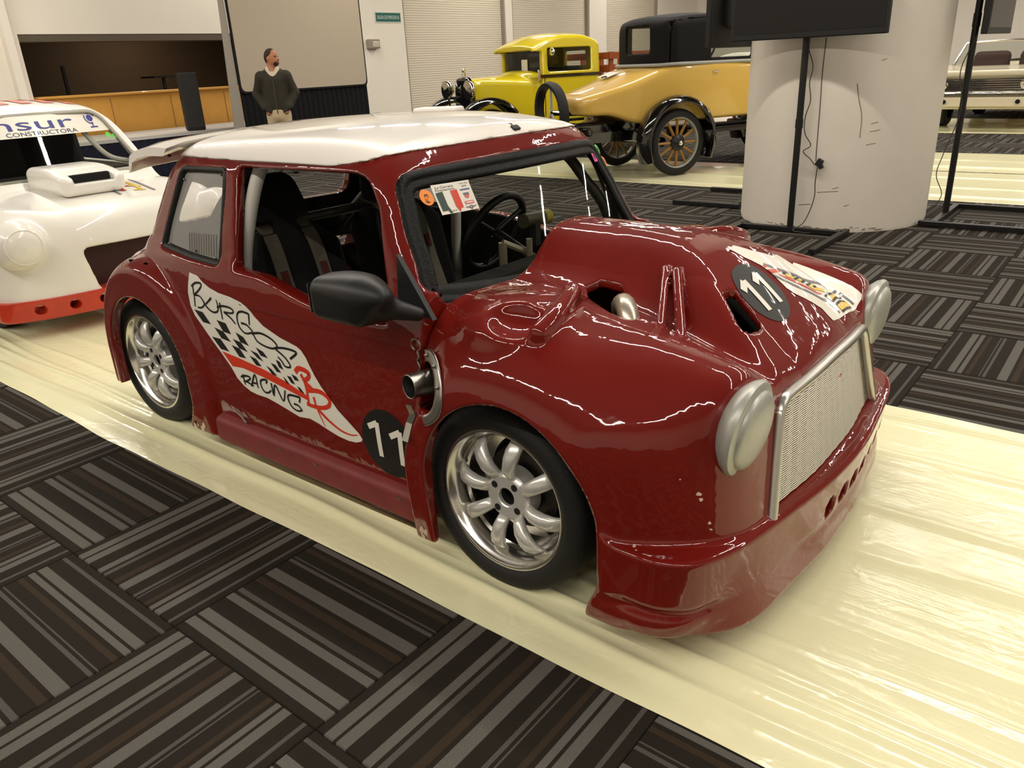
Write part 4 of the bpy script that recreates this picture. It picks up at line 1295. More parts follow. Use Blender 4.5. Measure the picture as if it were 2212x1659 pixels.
# ---- door mirror
def f_mirror(x, y, z):
    d = sd_box(x, y, z, (.605, -.815, .848), (.105, .060, .062), .038)
    d = smin(d, sd_ell(x, y, z, (.645, -.81, .870), (.12, .066, .055)), .03)
    d = smin(d, sd_seg(x, y, z, (.68, -.80, .840), (.765, -.705, .800), .040, .020), .04)
    return smax(d, -(x - .508), .012)
mir = iso_obj('door_mirror', f_mirror, (.45, -.95, .70), (.86, -.62, 1.0), .008, M_BLACK, car, sym=False)
mir['label'] = 'black plastic door mirror seen from its back'
MB().add([(.79, -.672, .775), (.655, -.66, .945), (.655, -.672, .80), (.79, -.655, .775), (.655, -.643, .945), (.655, -.655, .80)], [(0, 1, 2), (3, 5, 4), (0, 3, 4, 1), (1, 4, 5, 2), (2, 5, 3, 0)]).build('mirror_sail', M_BLACK, mir)
c = MB().box((.504, -.815, .85), (.004, .10, .085)).build('mirror_glass', mat('mirror', rgb(200, 205, 208), rough=.03, metal=1.0), mir)
# ---- fasteners on the flanks
def rclip(x, z, sc=1.0, nm='bonnet_pin', rot=0.0, mapper=on_clip_side):
    o = mapper(np.array([(x, z)]), .010)[0]
    pts = [(o[0] + sc * (.018 * math.cos(t)), o[1], o[2] + sc * (.018 * math.sin(t))) for t in np.linspace(-1.2, 4.3, 12)]
    mb = MB().tube(pts, .0025, n=6)
    mb.tube(spline_pts([(o[0] + .004, o[1], o[2] - .018), (o[0] + .009, o[1], o[2] - .034), (o[0] + .002, o[1], o[2] - .048), (o[0] + .010, o[1], o[2] - .066), (o[0] + .004, o[1], o[2] - .08)], 4), .004, n=6)
    return mb.build(nm, M_STEEL, car, smooth=True)
rclip(.735, .70)
MB().tube([tuple(p) for p in on_side(np.array([(-.285, .245), (-.255, .232), (-.24, .215), (-.225, .212)]), .012)], .005, n=6).build('sill_pin', M_STEEL, car)
for x in (.0, .2, .62):
    MB().box((x, -.722, .170), (.022, .006, .006), ry=.2).build('skirt_screw', M_STEEL, car)

# ---- cabin
def seat(yc, nm, lab):
    def f(x, y, z):
        a = np.abs(y - yc)
        lean = (z - .35) * .25
        xb = -.26 - lean
        wb = .105 + .025 * np.clip((1.05 - z) / .1, 0, 1) + .075 * sstep(-z, -.90, -.78)
        d = smax(np.abs(x - xb) - .045 - .05 * sstep(a, .12, .2) * (z < 2), a - wb, .03)
        d = smax(d, z - 1.075, .05); d = np.maximum(d, .28 - z)
        slot = np.maximum(sd_box(x * 0, a, z, (0, .095, .885), (1, .04, .018), .015), -1)
        d = smax(d, -slot, .01)
        base = sd_box(x, y, z, (.06, yc, .30), (.27, .225, .10), .05)
        base = smax(base, -sd_box(x, y, z, (.12, yc, .40), (.3, .16, .09), .05), .03)
        return smin(d, base, .04)
    o = iso_obj(nm, f, (-.6, yc - .3, .14), (.45, yc + .3, 1.14), .014, M_DARK, car, sym=False)
    o['label'] = lab
    for s in (-.085, .085):
        pts = [(-.50, yc + s * .9, .90), (-.395, yc + s, .875), (-.335, yc + s * 1.1, .80), (-.275, yc + s * 1.1, .62), (-.18, yc + s * .8, .45)]
        q = spline_pts(pts, 5)
        V = []
        for p in q:
            V += [(p[0] + .022, p[1] - .030, p[2]), (p[0] + .022, p[1] + .030, p[2])]
        bl = mesh_obj('harness_strap', V, [(2 * i, 2 * i + 1, 2 * i + 3, 2 * i + 2) for i in range(len(q) - 1)], M_BELT, o)
        sol = bl.modifiers.new('thick', 'SOLIDIFY'); sol.thickness = .006
        MB().box((q[13][0] + .03, q[13][1], q[13][2]), (.006, .03, .06), ry=-.25).build('strap_label', mat('red_patch', rgb(78, 22, 20), rough=.8), bl)
    return o
seat(-.30, 'racing_seat', 'black racing seat with grey harness straps')
seat(.30, 'racing_seat', 'black racing seat behind the steering wheel')
def cage(pts, nm='roll_cage_tube', m=M_CAGE, r=.021):
    return MB().tube(spline_pts(pts, 6), r, n=12).build(nm, m, car, smooth=True)
cage([(-.27, -.575, .20), (-.265, -.575, .60), (-.255, -.572, .78), (-.215, -.55, .95), (-.185, -.505, 1.10), (-.175, -.46, 1.155), (-.17, -.35, 1.18), (-.17, 0, 1.185), (-.17, .35, 1.18), (-.175, .46, 1.155), (-.185, .505, 1.10), (-.215, .55, .95), (-.265, .575, .6), (-.27, .575, .2)], r=.024)
cage([(-.26, -.44, 1.15), (-.60, -.42, .95), (-1.0, -.38, .62)], m=mat('dark_cage_tube', rgb(70, 66, 62), rough=.5))
cage([(-.26, .44, 1.15), (-.60, .42, .95), (-1.0, .38, .62)], m=MATS['dark_cage_tube'])
cage([(-.52, -.52, .86), (-.52, 0, .86), (-.52, .52, .86)], m=MATS['dark_cage_tube'])
cage([(-.26, -.45, 1.15), (.10, -.47, 1.16), (.40, -.465, 1.12), (.52, -.50, 1.00), (.62, -.54, .80), (.62, -.56, .3)], m=mat('black_cage_tube', rgb(22, 21, 20), rough=.5))
cage([(-.26, .45, 1.15), (.10, .47, 1.16), (.40, .465, 1.12), (.52, .50, 1.00), (.62, .54, .80), (.62, .56, .3)], m=MATS['black_cage_tube'])
MB().box((-.25, -.590, .790), (.055, .03, .03), bevel=.005).build('cage_foot_plate', M_CAGE, car)
M_CAB = mat('dark_cabin', rgb(20, 19, 17), rough=.8)
MB().box((.60, 0, .70), (.10, 1.16, .16), bevel=.02).build('dashboard', M_CAB, car)
MB().box((-.1, 0, .165), (1.55, 1.2, .02)).build('cabin_floor', M_CAB, car)
sw_c, sw_n = Vector((.24, .27, .80)), Vector((-.90, 0, .42)).normalized()
sw = MB().lathe([(.165 + .016 * math.cos(t), .016 * math.sin(t)) for t in np.linspace(0, 2 * PI, 13)[:-1]], sw_c, sw_n, n=40, closed=True).build('steering_wheel', M_BLACK, car, smooth=True)
q_ = sw_n.to_track_quat('Z', 'Y')
for k in range(3):
    e = q_ @ Vector((math.cos(k * 2.094 + .5), math.sin(k * 2.094 + .5), 0))
    MB().cyl(sw_c + e * .02, sw_c + e * .16, .011, n=8).build('wheel_spoke', M_BLACK, sw)
MB().cyl(sw_c, sw_c - sw_n * .35, .02, n=12).build('steering_column', M_BLACK, sw)
cy = MB().cyl((.52, .10, .895), (.50, .24, .885), .026, n=20).build('dash_cylinder', mat('olive_dark', rgb(48, 44, 26), rough=.5), car, smooth=True)
MB().cyl((.50, .24, .885), (.495, .285, .882), .027, n=20).build('yellow_cap', mat('yellow_cap', rgb(150, 138, 40), rough=.5), cy, smooth=True)
MB().box((.52, .17, .84), (.03, .03, .09)).build('cylinder_bracket', M_CAB, cy)
MB().tube([(.50, 0, .66), (.50, 0, .835)], .016, n=10).tube([(.50, 0, .835), (.55, .10, .78)], .012, n=8).build('linkage_tube', mat('pale_linkage', rgb(150, 140, 120), rough=.4, metal=.4), car, smooth=True)
MB().tube([(.56, .08, .66), (.56, .08, .84)], .012, n=10).build('linkage_tube', MATS['pale_linkage'], car, smooth=True)
# chips of bare fibreglass
M_CHIP = mat('bare_fibreglass', rgb(196, 176, 150), rough=.8, noise=.3, nscale=60)
rng = random.Random(5)
def chips(pts, mapper, nm='paint_chip'):
    polys = []
    for (u, v, s_) in pts:
        polys.append([(u + s_ * (1 + rng.uniform(-.4, .4)) * math.cos(t), v + s_ * (1 + rng.uniform(-.4, .4)) * math.sin(t)) for t in np.linspace(0, 2 * PI, 8)[:-1]])
    return flat_polys(polys, mapper, .0012, nm, M_CHIP, car)
chips([(.728 + rng.uniform(-.012, .05), .095 + rng.uniform(0, .03) + .02 * rng.random(), rng.uniform(.003, .010)) for _ in range(22)], on_clip_side)
chips([(-.58 + rng.uniform(-.02, .05), .11 + rng.uniform(-.005, .03), rng.uniform(.006, .016)) for _ in range(10)], on_side)
chips([(1.5, .362, .0035), (1.505, .352, .0025), (1.626, .512, .006), (1.632, .500, .004), (1.655, .445, .004), (1.660, .430, .003), (1.584, .541, .002)], on_clip_side)

# ---------------------------------------------------------------- yellow plastic sheets
def sheet_mat():
    m = bpy.data.materials.new('yellow_plastic_film')
    m.use_nodes = True
    nt = m.node_tree; b = nt.nodes['Principled BSDF']
    b.inputs['Base Color'].default_value = rgb(228, 224, 184)
    b.inputs['Roughness'].default_value = .18
    b.inputs['Specular IOR Level'].default_value = .8
    tc = nt.nodes.new('ShaderNodeTexCoord')
    mp = nt.nodes.new('ShaderNodeMapping'); mp.inputs['Scale'].default_value = (.5, 12, 1)
    n = nt.nodes.new('ShaderNodeTexNoise'); n.inputs['Scale'].default_value = 3.0; n.inputs['Detail'].default_value = 4; n.inputs['Distortion'].default_value = .3
    nt.links.new(tc.outputs['Object'], mp.inputs[0]); nt.links.new(mp.outputs[0], n.inputs['Vector'])
    n2 = nt.nodes.new('ShaderNodeTexNoise'); n2.inputs['Scale'].default_value = 9.0; n2.inputs['Detail'].default_value = 3; n2.inputs['Distortion'].default_value = 1.2
    nt.links.new(tc.outputs['Object'], n2.inputs['Vector'])
    bp = nt.nodes.new('ShaderNodeBump'); bp.inputs['Strength'].default_value = .08; bp.inputs['Distance'].default_value = .02
    nt.links.new(n.outputs['Fac'], bp.inputs['Height'])
    b2 = nt.nodes.new('ShaderNodeBump'); b2.inputs['Strength'].default_value = .22; b2.inputs['Distance'].default_value = .012
    nt.links.new(n2.outputs['Fac'], b2.inputs['Height']); nt.links.new(bp.outputs[0], b2.inputs['Normal'])
    nt.links.new(b2.outputs[0], b.inputs['Normal'])
    return m
M_SHEET = sheet_mat()
def noise1(x, seed, octs=4):
    """cheap smooth 1D noise"""
    r_ = np.random.RandomState(seed)
    y = np.zeros_like(x)
    for o in range(octs):
        ph = r_.rand(3) * 6.28; fr = (1.3 * 2 ** o) * (0.8 + .4 * r_.rand(3))
        y += sum(np.sin(x * fr[k] + ph[k]) for k in range(3)) / (3 * 1.7 ** o)
    return y
def sheet(name, x0, x1, y0, y1, folds, nx, ny, seed, label, fine=.0045):
    xs = np.linspace(x0, x1, nx); ys = np.linspace(y0, y1, ny)
    X, Y = np.meshgrid(xs, ys, indexing='ij')
    Z = np.full_like(X, .004)
    for (yc, amp, wd, sd) in folds:
        c = yc + .035 * noise1(xs * .6, sd)[:, None]
        a = amp * (0.75 + .35 * noise1(xs * .8, sd + 50)[:, None])
        w = wd * (1 + .25 * noise1(xs * .7, sd + 90)[:, None])
        Z += np.maximum(a, 0) * np.exp(-((Y - c) / w) ** 2)
    r_ = np.random.RandomState(seed)
    for k in range(22):
        yc = r_.uniform(y0, y1); a = r_.uniform(.3, 1) * fine; w = r_.uniform(.008, .03)
        xc = r_.uniform(x0, x1); L = r_.uniform(.4, 1.4); sl = r_.uniform(-.16, .16)
        Z += a * np.exp(-((Y - yc - sl * (X - xc)) / w) ** 2) * np.exp(-((X - xc) / L) ** 2)
    edge = np.minimum(Y - y0, y1 - Y)
    Z = .002 + (Z - .002) * np.clip(edge / .03, 0, 1)
    Ye = Y.copy()
    Ye[:, 0] += .012 * noise1(xs * 1.1, seed + 3); Ye[:, -1] += .012 * noise1(xs * 1.3, seed + 4)
    V = np.stack([X, Ye, Z], -1).reshape(-1, 3)
    i, j = np.meshgrid(np.arange(nx - 1), np.arange(ny - 1), indexing='ij')
    b_ = (i * ny + j).ravel()
    F = np.stack([b_, b_ + ny, b_ + ny + 1, b_ + 1], -1)
    o = mesh_obj(name, V, F, M_SHEET, smooth=True)
    return tag(o, label, 'plastic sheet', 'yellow plastic sheets under the cars')
sheet('plastic_sheet', -7.5, 5.5, -.885, 1.20, [(-.74, .021, .018, 1), (-.645, .015, .016, 2), (-.59, .012, .013, 12), (-.50, .010, .014, 13), (.35, .012, .03, 3), (.75, .014, .03, 4), (1.08, .016, .015, 5), (.05, .008, .03, 6), (-.3, .008, .025, 7)], 420, 190, 21, 'long pale yellow plastic sheet under the red racing car')
sheet('plastic_sheet', -7.0, 7.5, 6.45, 8.5, [(6.7, .02, .03, 31), (7.3, .015, .04, 32), (8.0, .02, .03, 33)], 260, 70, 22, 'yellow plastic sheet under the yellow coupe behind the pillar')
sheet('plastic_sheet', -2.0, 9.5, 8.55, 10.4, [(8.9, .02, .03, 41), (9.6, .015, .04, 42)], 200, 60, 23, 'yellow plastic sheet next to the coupe sheet, towards the white convertible')
sheet('plastic_sheet', -5.0, 9.0, 13.2, 16.2, [(13.9, .02, .04, 51), (15.1, .015, .04, 52)], 160, 50, 24, 'yellow plastic sheet under the white convertible')

# ---------------------------------------------------------------- televisions on stands round the pillar
M_TVB = mat('tv_black', rgb(8, 8, 8), rough=.55)
M_TVS = mat('tv_screen', rgb(8, 7, 7), rough=.3)
M_POLE = mat('black_steel_pole', rgb(16, 16, 16), rough=.4)
M_CABLE = mat('cable_grey', rgb(60, 54, 48), rough=.6)
def television(loc, rz, w, h, label, tilt=0.0):
    t = empty('television', loc, rz); tag(t, label, 'television', 'televisions on stands round the pillar')
    MB().box((0, 0, h / 2), (w, .05, h), bevel=.008).build('casing', M_TVB, t)
    MB().box((0, -.0262, h / 2 + .012), (w - .05, .002, h - .07)).build('screen', M_TVS, t)
    MB().box((0, .045, h / 2), (w * .55, .05, h * .5), bevel=.01).build('back_housing', M_TVB, t)
    return t
def tv_stand(loc, rz, hgt, label, foot=.46, arm=.43, fo=-.12):
    t = empty('display_stand', loc, rz); tag(t, label, 'stand', 'black display stands round the pillar')
    MB().cyl((0, 0, .03), (0, 0, hgt), .026, n=16).build('pole', M_POLE, t, smooth=True)
    MB().cyl((0, 0, hgt * .48), (0, 0, hgt * .52), .030, n=16).build('collar', M_POLE, t, smooth=True)
    MB().cyl((0, 0, hgt - .22), (0, 0, hgt - .12), .030, n=16).sphere((.05, 0, hgt - .14), .02, n=10).build('clamp', M_POLE, t, smooth=True)
    MB().box((0, 0, .028), (2 * arm, .05, .04), bevel=.005).build('cross_bar', M_POLE, t)
    for s in (-1, 1):
        MB().box((s * arm, fo, .028), (.05, 2 * foot, .04), bevel=.005).build('foot_bar', M_POLE, t)
    return t
st1 = tv_stand((-.02, 4.44, 0), 0, 1.75, 'black display stand with pole in front of the round pillar', foot=.42, fo=-.31)
television((0, 4.345, 1.505), R(-2), 1.20, .70, 'black flat television above the front display stand')
st2 = tv_stand((-.90, 5.74, 0), R(-90), 1.75, 'black display stand left of the pillar, mostly hidden', arm=.45, foot=.36, fo=-.29)
television((-1.00, 5.36, 1.47), R(-90), 1.20, .70, 'black flat television at the left side of the pillar')
st3 = tv_stand((.93, 5.60, 0), R(90), 1.75, 'black display stand right of the pillar', arm=.47, foot=.40, fo=-.29)
television((1.05, 5.82, 1.47), R(90), 1.10, .65, 'black flat television at the right side of the pillar')
# cables on the front stand
def cable(pts, label, r=.004, nm='power_cable'):
    o = MB().tube(spline_pts(pts, 6), r, n=6).build(nm, M_CABLE, smooth=True)
    return tag(o, label, 'cable')
cable([(.0, 4.455, 1.42), (.045, 4.45, 1.30), (.03, 4.45, 1.18), (.05, 4.45, 1.05), (.02, 4.45, .92), (.03, 4.45, .80), (.085, 4.45, .71), (.03, 4.45, .66), (.09, 4.46, .60), (.125, 4.46, .56)], 'thin black cable hanging down the front stand pole')
cable([on_pillar(-1.48, 1.50), on_pillar(-1.485, 1.25), on_pillar(-1.475, 1.0), on_pillar(-1.47, .75), on_pillar(-1.465, .58)], 'thin grey wire running down the face of the pillar', .003)
cable([(.15, 4.47, .55), (.14, 4.48, .42), (.145, 4.48, .30), (.12, 4.47, .18), (.08, 4.45, .08), (.02, 4.40, .03), (.10, 4.38, .02), (.16, 4.42, .015), (.08, 4.46, .02)], 'black cable looping down to the pillar foot')
pb = MB().box((.155, 4.49, .57), (.05, .035, .06), ry=.5, bevel=.006).box((.17, 4.49, .54), (.035, .03, .035), ry=-.4, bevel=.005).build('plug_adapter', M_BLACK)
tag(pb, 'small black plug adapter hanging on the pillar wire', 'plug')
cable([(.95, 5.58, 1.45), (.88, 5.55, 1.2), (.93, 5.55, .9), (.86, 5.50, .55), (.84, 5.45, .38), (.90, 5.47, .22), (.86, 5.45, .10)], 'thin cable hanging beside the right display stand')

# ---------------------------------------------------------------- bar counter, stage, screen, speaker
M_WOOD = mat('varnished_wood', rgb(212, 156, 72), rough=.45, noise=.14, nscale=4, coat=.3)
bar = empty('bar_counter', (XW - .1, 6.92, 0)); tag(bar, 'long varnished wooden bar counter in the wall opening', 'counter')
MB().box((.10, 0, .62), (.08, 6.72, 1.24)).build('front_panel', M_WOOD, bar)
MB().box((.0, 0, 1.255), (.42, 6.74, .04), bevel=.01).build('counter_top', M_WOOD, bar)
for k in range(7):
    MB().box((.142, -3.3 + k * 1.1, .60), (.006, .012, 1.18)).build('panel_joint', mat('dark_joint', rgb(150, 104, 50), rough=.6), bar)
def simple(name, mbs, label, cat, m, **kw):
    o = mbs.build(name, m, **kw); return tag(o, label, cat)
t = empty('bar_table', (XW - 1.3, 6.5, 0)); tag(t, 'dark pedestal table in the gloom behind the bar', 'table')
MB().box((0, 0, 1.50), (.5, .65, .03)).build('table_top', M_BLACK, t); MB().cyl((0, 0, 0), (0, 0, 1.5), .03, n=10).build('pedestal', M_BLACK, t)
simple('coat_stand', MB().cyl((XW - 1.2, 4.6, 0), (XW - 1.2, 4.6, 1.75), .035, n=10).cyl((XW - 1.2, 4.6, 0), (XW - 1.2, 4.6, .04), .2, n=16), 'dark upright post behind the bar counter', 'post', M_BLACK)
stg = empty('stage_platform', (-11.0, 6.2, 0)); tag(stg, 'low stage platform with white edge and navy skirt', 'stage')
MB().box((0, 0, .61), (1.5, 6.2, .05)).build('deck', mat('stage_top', rgb(196, 192, 188), rough=.6), stg)
sv, sf = [], []
for k in range(160):
    y = -3.1 + 6.2 * k / 159
    sv += [(.74 + .012 * math.sin(k * 1.9), y, .585), (.76 + .03 * math.sin(k * 1.9), y, .01)]
mesh_obj('skirt', sv, [(2 * k, 2 * k + 2, 2 * k + 3, 2 * k + 1) for k in range(159)], mat('navy_cloth', rgb(18, 20, 42), rough=.9), stg, smooth=True)
spk = empty('loudspeaker', (-10.45, 5.32, .635), R(-25)); tag(spk, 'tall black loudspeaker standing on the stage', 'loudspeaker')
iso_obj('cabinet', lambda x, y, z: smax(sd_box(x, y, z, (0, 0, .45), (.16, .15, .45), .03), np.abs(y) - .15 + (-.10) * np.minimum(x, 0) * -1, .03), (-.3, -.3, -.05), (.3, .3, .95), .02, mat('speaker_black', rgb(30, 28, 27), rough=.7), spk, sym=True)
MB().box((.163, 0, .45), (.012, .26, .80), bevel=.004).build('grille_cloth', mat('speaker_grille', rgb(44, 42, 40), rough=.8, bump=.3, bscale=200), spk)
MB().box((.0, -.152, .52), (.10, .012, .05), bevel=.004).build('handle', M_BLACK, spk)
scr = empty('projection_screen', (-9.5, 7.02, 0)); tag(scr, 'large grey projection screen with black border and black drape', 'screen')
y0, y1, z0, z1 = -1.33, 1.34, 1.20, 3.4
def rr(a, b, c, d, r_):
    return round_poly([(a, c), (b, c), (b, d), (a, d)], r_, 5)
def plate(poly, x0, x1, nm, m, par):
    return MB().prism(poly, 'yz', x0, x1).build(nm, m, par)
plate(rr(y0 - .03, y1 + .03, z0 - .03, z1 + .03, .10), -.03, 0, 'border', M_DARK, scr)
plate(rr(y0, y1, z0, z1, .10), 0, .006, 'screen_fabric', mat('screen_grey', rgb(176, 164, 146), rough=.85), scr)
sv = []
for k in range(120):
    y = y0 - .03 + (y1 - y0 + .06) * k / 119
    sv += [(-.03 + .01 * math.sin(k * 1.3), y, z0 + .1), (-.02 + .012 * math.sin(k * 1.3), y, .01)]
mesh_obj('drape', sv, [(2 * k, 2 * k + 2, 2 * k + 3, 2 * k + 1) for k in range(119)], mat('black_drape', rgb(5, 5, 9), rough=.98), scr, smooth=True)
MB().prism([(y0 - .26, .01), (y0 - .04, .01), (y0 - .05, 3.4), (y0 - .10, 3.4)], 'yz', -.05, -.02).build('side_frame', mat('frame_grey', rgb(150, 142, 132), rough=.5), scr)
# emergency sign and lamp on the wall
sg = empty('exit_sign', (XW + .006, 11.44, 2.52)); tag(sg, 'green emergency exit sign on the wall above the screen side', 'sign')
MB().box((0, 0, 0), (.012, .80, .22)).build('sign_plate', mat('sign_white', rgb(210, 214, 206), rough=.5), sg)
MB().box((.007, 0, 0), (.004, .76, .18)).build('sign_face', mat('sign_green', rgb(24, 98, 88), rough=.5), sg)
def wall_text(s, h, w, x, m, par, nm='lettering', off=(0, 0)):
    Vt, Ft = text_polys(s)
    A = np.array(Vt); A = (A - A.min(0)) / (A.max(0) - A.min(0)) - .5
    return mesh_obj(nm, [(x, off[0] + p[0] * w, off[1] + p[1] * h) for p in A], Ft, m, par)

bl_t = empty('added_bar_light', (XW - 1.6, 6.6, 2.84)); tag(bl_t, 'unseen lamp added to brighten the bar recess', 'light')  # added lamp, not a known fixture, lifts the dark recess
MB().box((0, 0, 0), (.2, 1.2, .05), bevel=.01).build('housing', M_LHOUSE, bl_t)
l_ = bpy.data.lights.new('glow', 'AREA'); l_.shape = 'RECTANGLE'; l_.size, l_.size_y = .15, 1.1; l_.energy = 45; l_.color = (1, .8, .55)
o_ = bpy.data.objects.new('glow', l_); COL.objects.link(o_); o_.parent = bl_t; o_.location = (0, 0, -.04)
wall_text('SALIDA DE EMERGENCIA', .075, .68, .010, mat('sign_letter', rgb(214, 226, 216), rough=.5), sg)
el_ = empty('emergency_lamp', (XW, 10.86, 1.97)); tag(el_, 'small grey emergency lamp on the wall beside the screen', 'lamp')
MB().box((.06, 0, 0), (.12, .32, .20), bevel=.02).build('lamp_body', mat('lamp_grey', rgb(150, 140, 126), rough=.5), el_)
MB().box((.115, .03, -.01), (.03, .20, .12), bevel=.01).build('lamp_lens', mat('lamp_lens', rgb(200, 192, 172), rough=.2), el_)

# ---------------------------------------------------------------- white rally car behind the red one
M_WCAR = mat('white_car_paint', rgb(230, 227, 219), rough=.35, coat=.7, noise=.04, nscale=5)
M_REDV = mat('red_valance', rgb(186, 46, 22), rough=.4, coat=.5, noise=.2, nscale=10)
M_MAROON = mat('maroon_grille_panel', rgb(46, 12, 10), rough=.5)
M_CHROME = mat('chrome', rgb(225, 222, 214), rough=.08, metal=1.0)
wc = empty('rally_car', (-2.75, .22, 0))
tag(wc, 'white rally car with hood scoop and red valance behind the red car', 'car')
_wz = lerp1([(.0, .74), (.2, .79), (.45, .81), (.62, .79), (.75, .74), (.9, .68), (1.3, .5)])
_wh = lerp1([(-3.6, .62), (-3.0, .74), (-2.4, .80), (-1.2, .81), (-.6, .81), (-.2, .785), (.1, .73), (.3, .66)])
_wgr = lerp1([(.6, .74), (.8, .70), (1.0, .645), (1.2, .565), (1.3, .50), (1.45, .38)])
_wzr = lerp1([(-3.6, .85), (-3.0, 1.02), (-2.4, 1.25), (-1.8, 1.345), (-1.3, 1.33), (-1.1, 1.28), (-.8, 1.0)])
def wc_xw(a, z): return -.83 - (z - .80) * .72 + .06 * (1 - (a / .65) ** 2)
def f_wgreen(x, y, z, o=0):
    a = np.abs(y)
    d = smax(a - _wgr(z), z - _wzr(x) + .06 * (a / .55) ** 2.5, .10)
    d = smax(d, (x - wc_xw(a, z)) * .8, .06)
    return np.maximum(d, .6 - z) - o
def f_wcar(x, y, z):
    a = np.abs(y)
    w = np.minimum(_wh(x), 9) + (_wz(z) - .80)
    top = _wh(x) - .02 + .02 * sstep(-x, .1, .7) - .10 * (a / .6) ** 2 * 0
    hood = .735 + .075 * sstep(-x, -.05, .75) - .028 * (a / .5) ** 2
    wing = .755 - 1.0 * (a - .60) ** 2 + .02 * sstep(-x, .0, .5)
    hz = smax(hood, wing, .05)
    d = smax(a - w, z - hz, .14)
    nose_x = .03 - .16 * (a / .75) ** 3 - .5 * np.maximum(z - .50, 0) ** 2 * 2.2
    d = smax(d, (x - nose_x), .10)
    d = smax(d, -3.45 - x, .2)
    d = smax(d, .20 - z, .03)
    d = smin(d, sd_ell(x, a, z, (-.055, .66, .585), (.12, .145, .145)), .05)
    # crease along the bonnet front
    d = smin(d, f_wgreen(x, y, z), .04)
    cav = np.maximum(np.maximum(a - _wgr(z) + .05, z - _wzr(x) + .10), np.maximum(x - wc_xw(a, z) + .06, np.maximum(-2.6 - x, .35 - z)))
    d = np.maximum(d, -cav)
    d = smax(d, -np.maximum(sd_pbox(y, z, WC_SCREEN, cond=x > -1.6), -1.5 - x), .012)
    d = smax(d, -np.maximum(sd_pbox(x, z, WC_SIDE, cond=a > .3), .35 - a), .012)
    d = smax(d, -np.maximum(sd_pbox(y, z, WC_GRILLE, cond=x > -.3), -.10 - x), .015)
    wf_ = np.maximum(np.hypot(x + .62, z - .28) - .33, .42 - a)
    wr_ = np.maximum(np.hypot(x + 2.75, z - .28) - .33, .42 - a)
    return smax(smax(d, -wf_, .012), -wr_, .012)
WC_SCREEN = round_poly([(.47, 1.255), (.62, .845), (-.62, .845), (-.47, 1.255)], .09, 5)
WC_SIDE = round_poly([(-1.28, 1.22), (-2.2, 1.22), (-2.5, .88), (-1.02, .86)], .08, 4)
WC_GRILLE = round_poly([(.33, .505), (.27, .225), (-.27, .225), (-.33, .505)], .05, 4)
iso_obj('body', f_wcar, (-3.7, -.95, .1), (.25, .95, 1.45), .016, M_WCAR, wc)
MB().prism(WC_GRILLE, 'yz', -.10, -.085).build('grille_panel', M_MAROON, wc)
MB().box((-.075, .08, .35), (.01, .02, .012)).box((-.075, .10, .33), (.01, .015, .012)).build('grille_latch', M_CHROME, wc)
def f_wval(x, y, z):
    a = np.abs(y)
    d = smax(a - .80, x - (.045 - .16 * (a / .75) ** 3 - (.24 - z) * .15), .06)
    d = smax(d, z - .245, .008); d = smax(d, .115 - z, .015)
    d = np.maximum(d, -.25 - x)
    for vy in (.62, .44, .27):
        d = smax(d, -np.maximum(np.hypot(a - vy, z - .183) - .030, -.12 - x), .006)
    return d
va = iso_obj('front_valance', f_wval, (-.35, -.9, .06), (.2, .9, .3), .010, M_REDV, wc)
va['label'] = 'chipped red lower valance with round holes'
for s in (-1, 1):
    MB().lathe([(.10, 0), (.108, .012), (.10, .022), (.094, .020), (.088, .026), (.06, .036), (.0001, .042)], (.055, s * .66, .585), (1, 0, -.05), n=36).build('headlight_cover', M_WCAR, wc, smooth=True, angle=30)
def f_scoop(x, y, z):
    d = sd_box(x, y, z, (-.56, -.02, .855), (.27, .21, .085), .05)
    d = smax(d, (z - .935 + .25 * (x + .5)), .03)
    return smax(d, -sd_box(x, y, z, (-.26, -.02, .872), (.12, .13, .024), .006), .006)
sc = iso_obj('hood_scoop', f_scoop, (-.9, -.3, .74), (-.2, .26, .98), .010, M_WCAR, wc, sym=False)
MB().box((-.36, -.02, .872), (.02, .25, .046)).build('scoop_slot', M_SHADE_SOOT, sc)
def on_wscreen(p, off):
    p = np.asarray(p, float)
    return np.stack([wc_xw(np.abs(p[:, 0]), p[:, 1]) - .012 + off, p[:, 0], p[:, 1]], -1)
flat_polys([WC_SCREEN], on_wscreen, 0, 'windscreen', M_GLASS, wc, step=.08)
band(WC_SCREEN, on_wscreen, [(-.012, .012), (.0, .022), (.014, .018), (.016, 0)], 'windscreen_seal', mat('grey_seal', rgb(150, 146, 134), rough=.5), wc)
ban = flat_polys([[(-.47, 1.235), (-.44, 1.25), (.44, 1.25), (.47, 1.235), (.515, 1.115), (-.515, 1.115)]], on_wscreen, .003, 'windscreen_banner', M_DECALW, wc, step=.06)
ban['label'] = 'white windscreen banner with blue lettering'
M_BLUEL = mat('blue_letters', rgb(40, 44, 128), rough=.5)
text_on('insur', ((-.33, 1.160), (.60, 0), (0, .072)), on_wscreen, .006, 'banner_text', M_BLUEL, ban)
flat_polys([q for s in ([(-.355, 1.162), (-.355, 1.235)],) for q in ribbon(s, .022)], on_wscreen, .006, 'banner_stroke', M_BLUEL, ban)
text_on('CONSTRUCTORA', ((-.20, 1.124), (.47, 0), (0, .026)), on_wscreen, .006, 'banner_text', mat('navy_letters', rgb(52, 54, 84), rough=.5), ban)
flat_polys([circle2((.400, 1.205), .022, 20)], on_wscreen, .006, 'banner_emblem', M_BLUEL, ban)
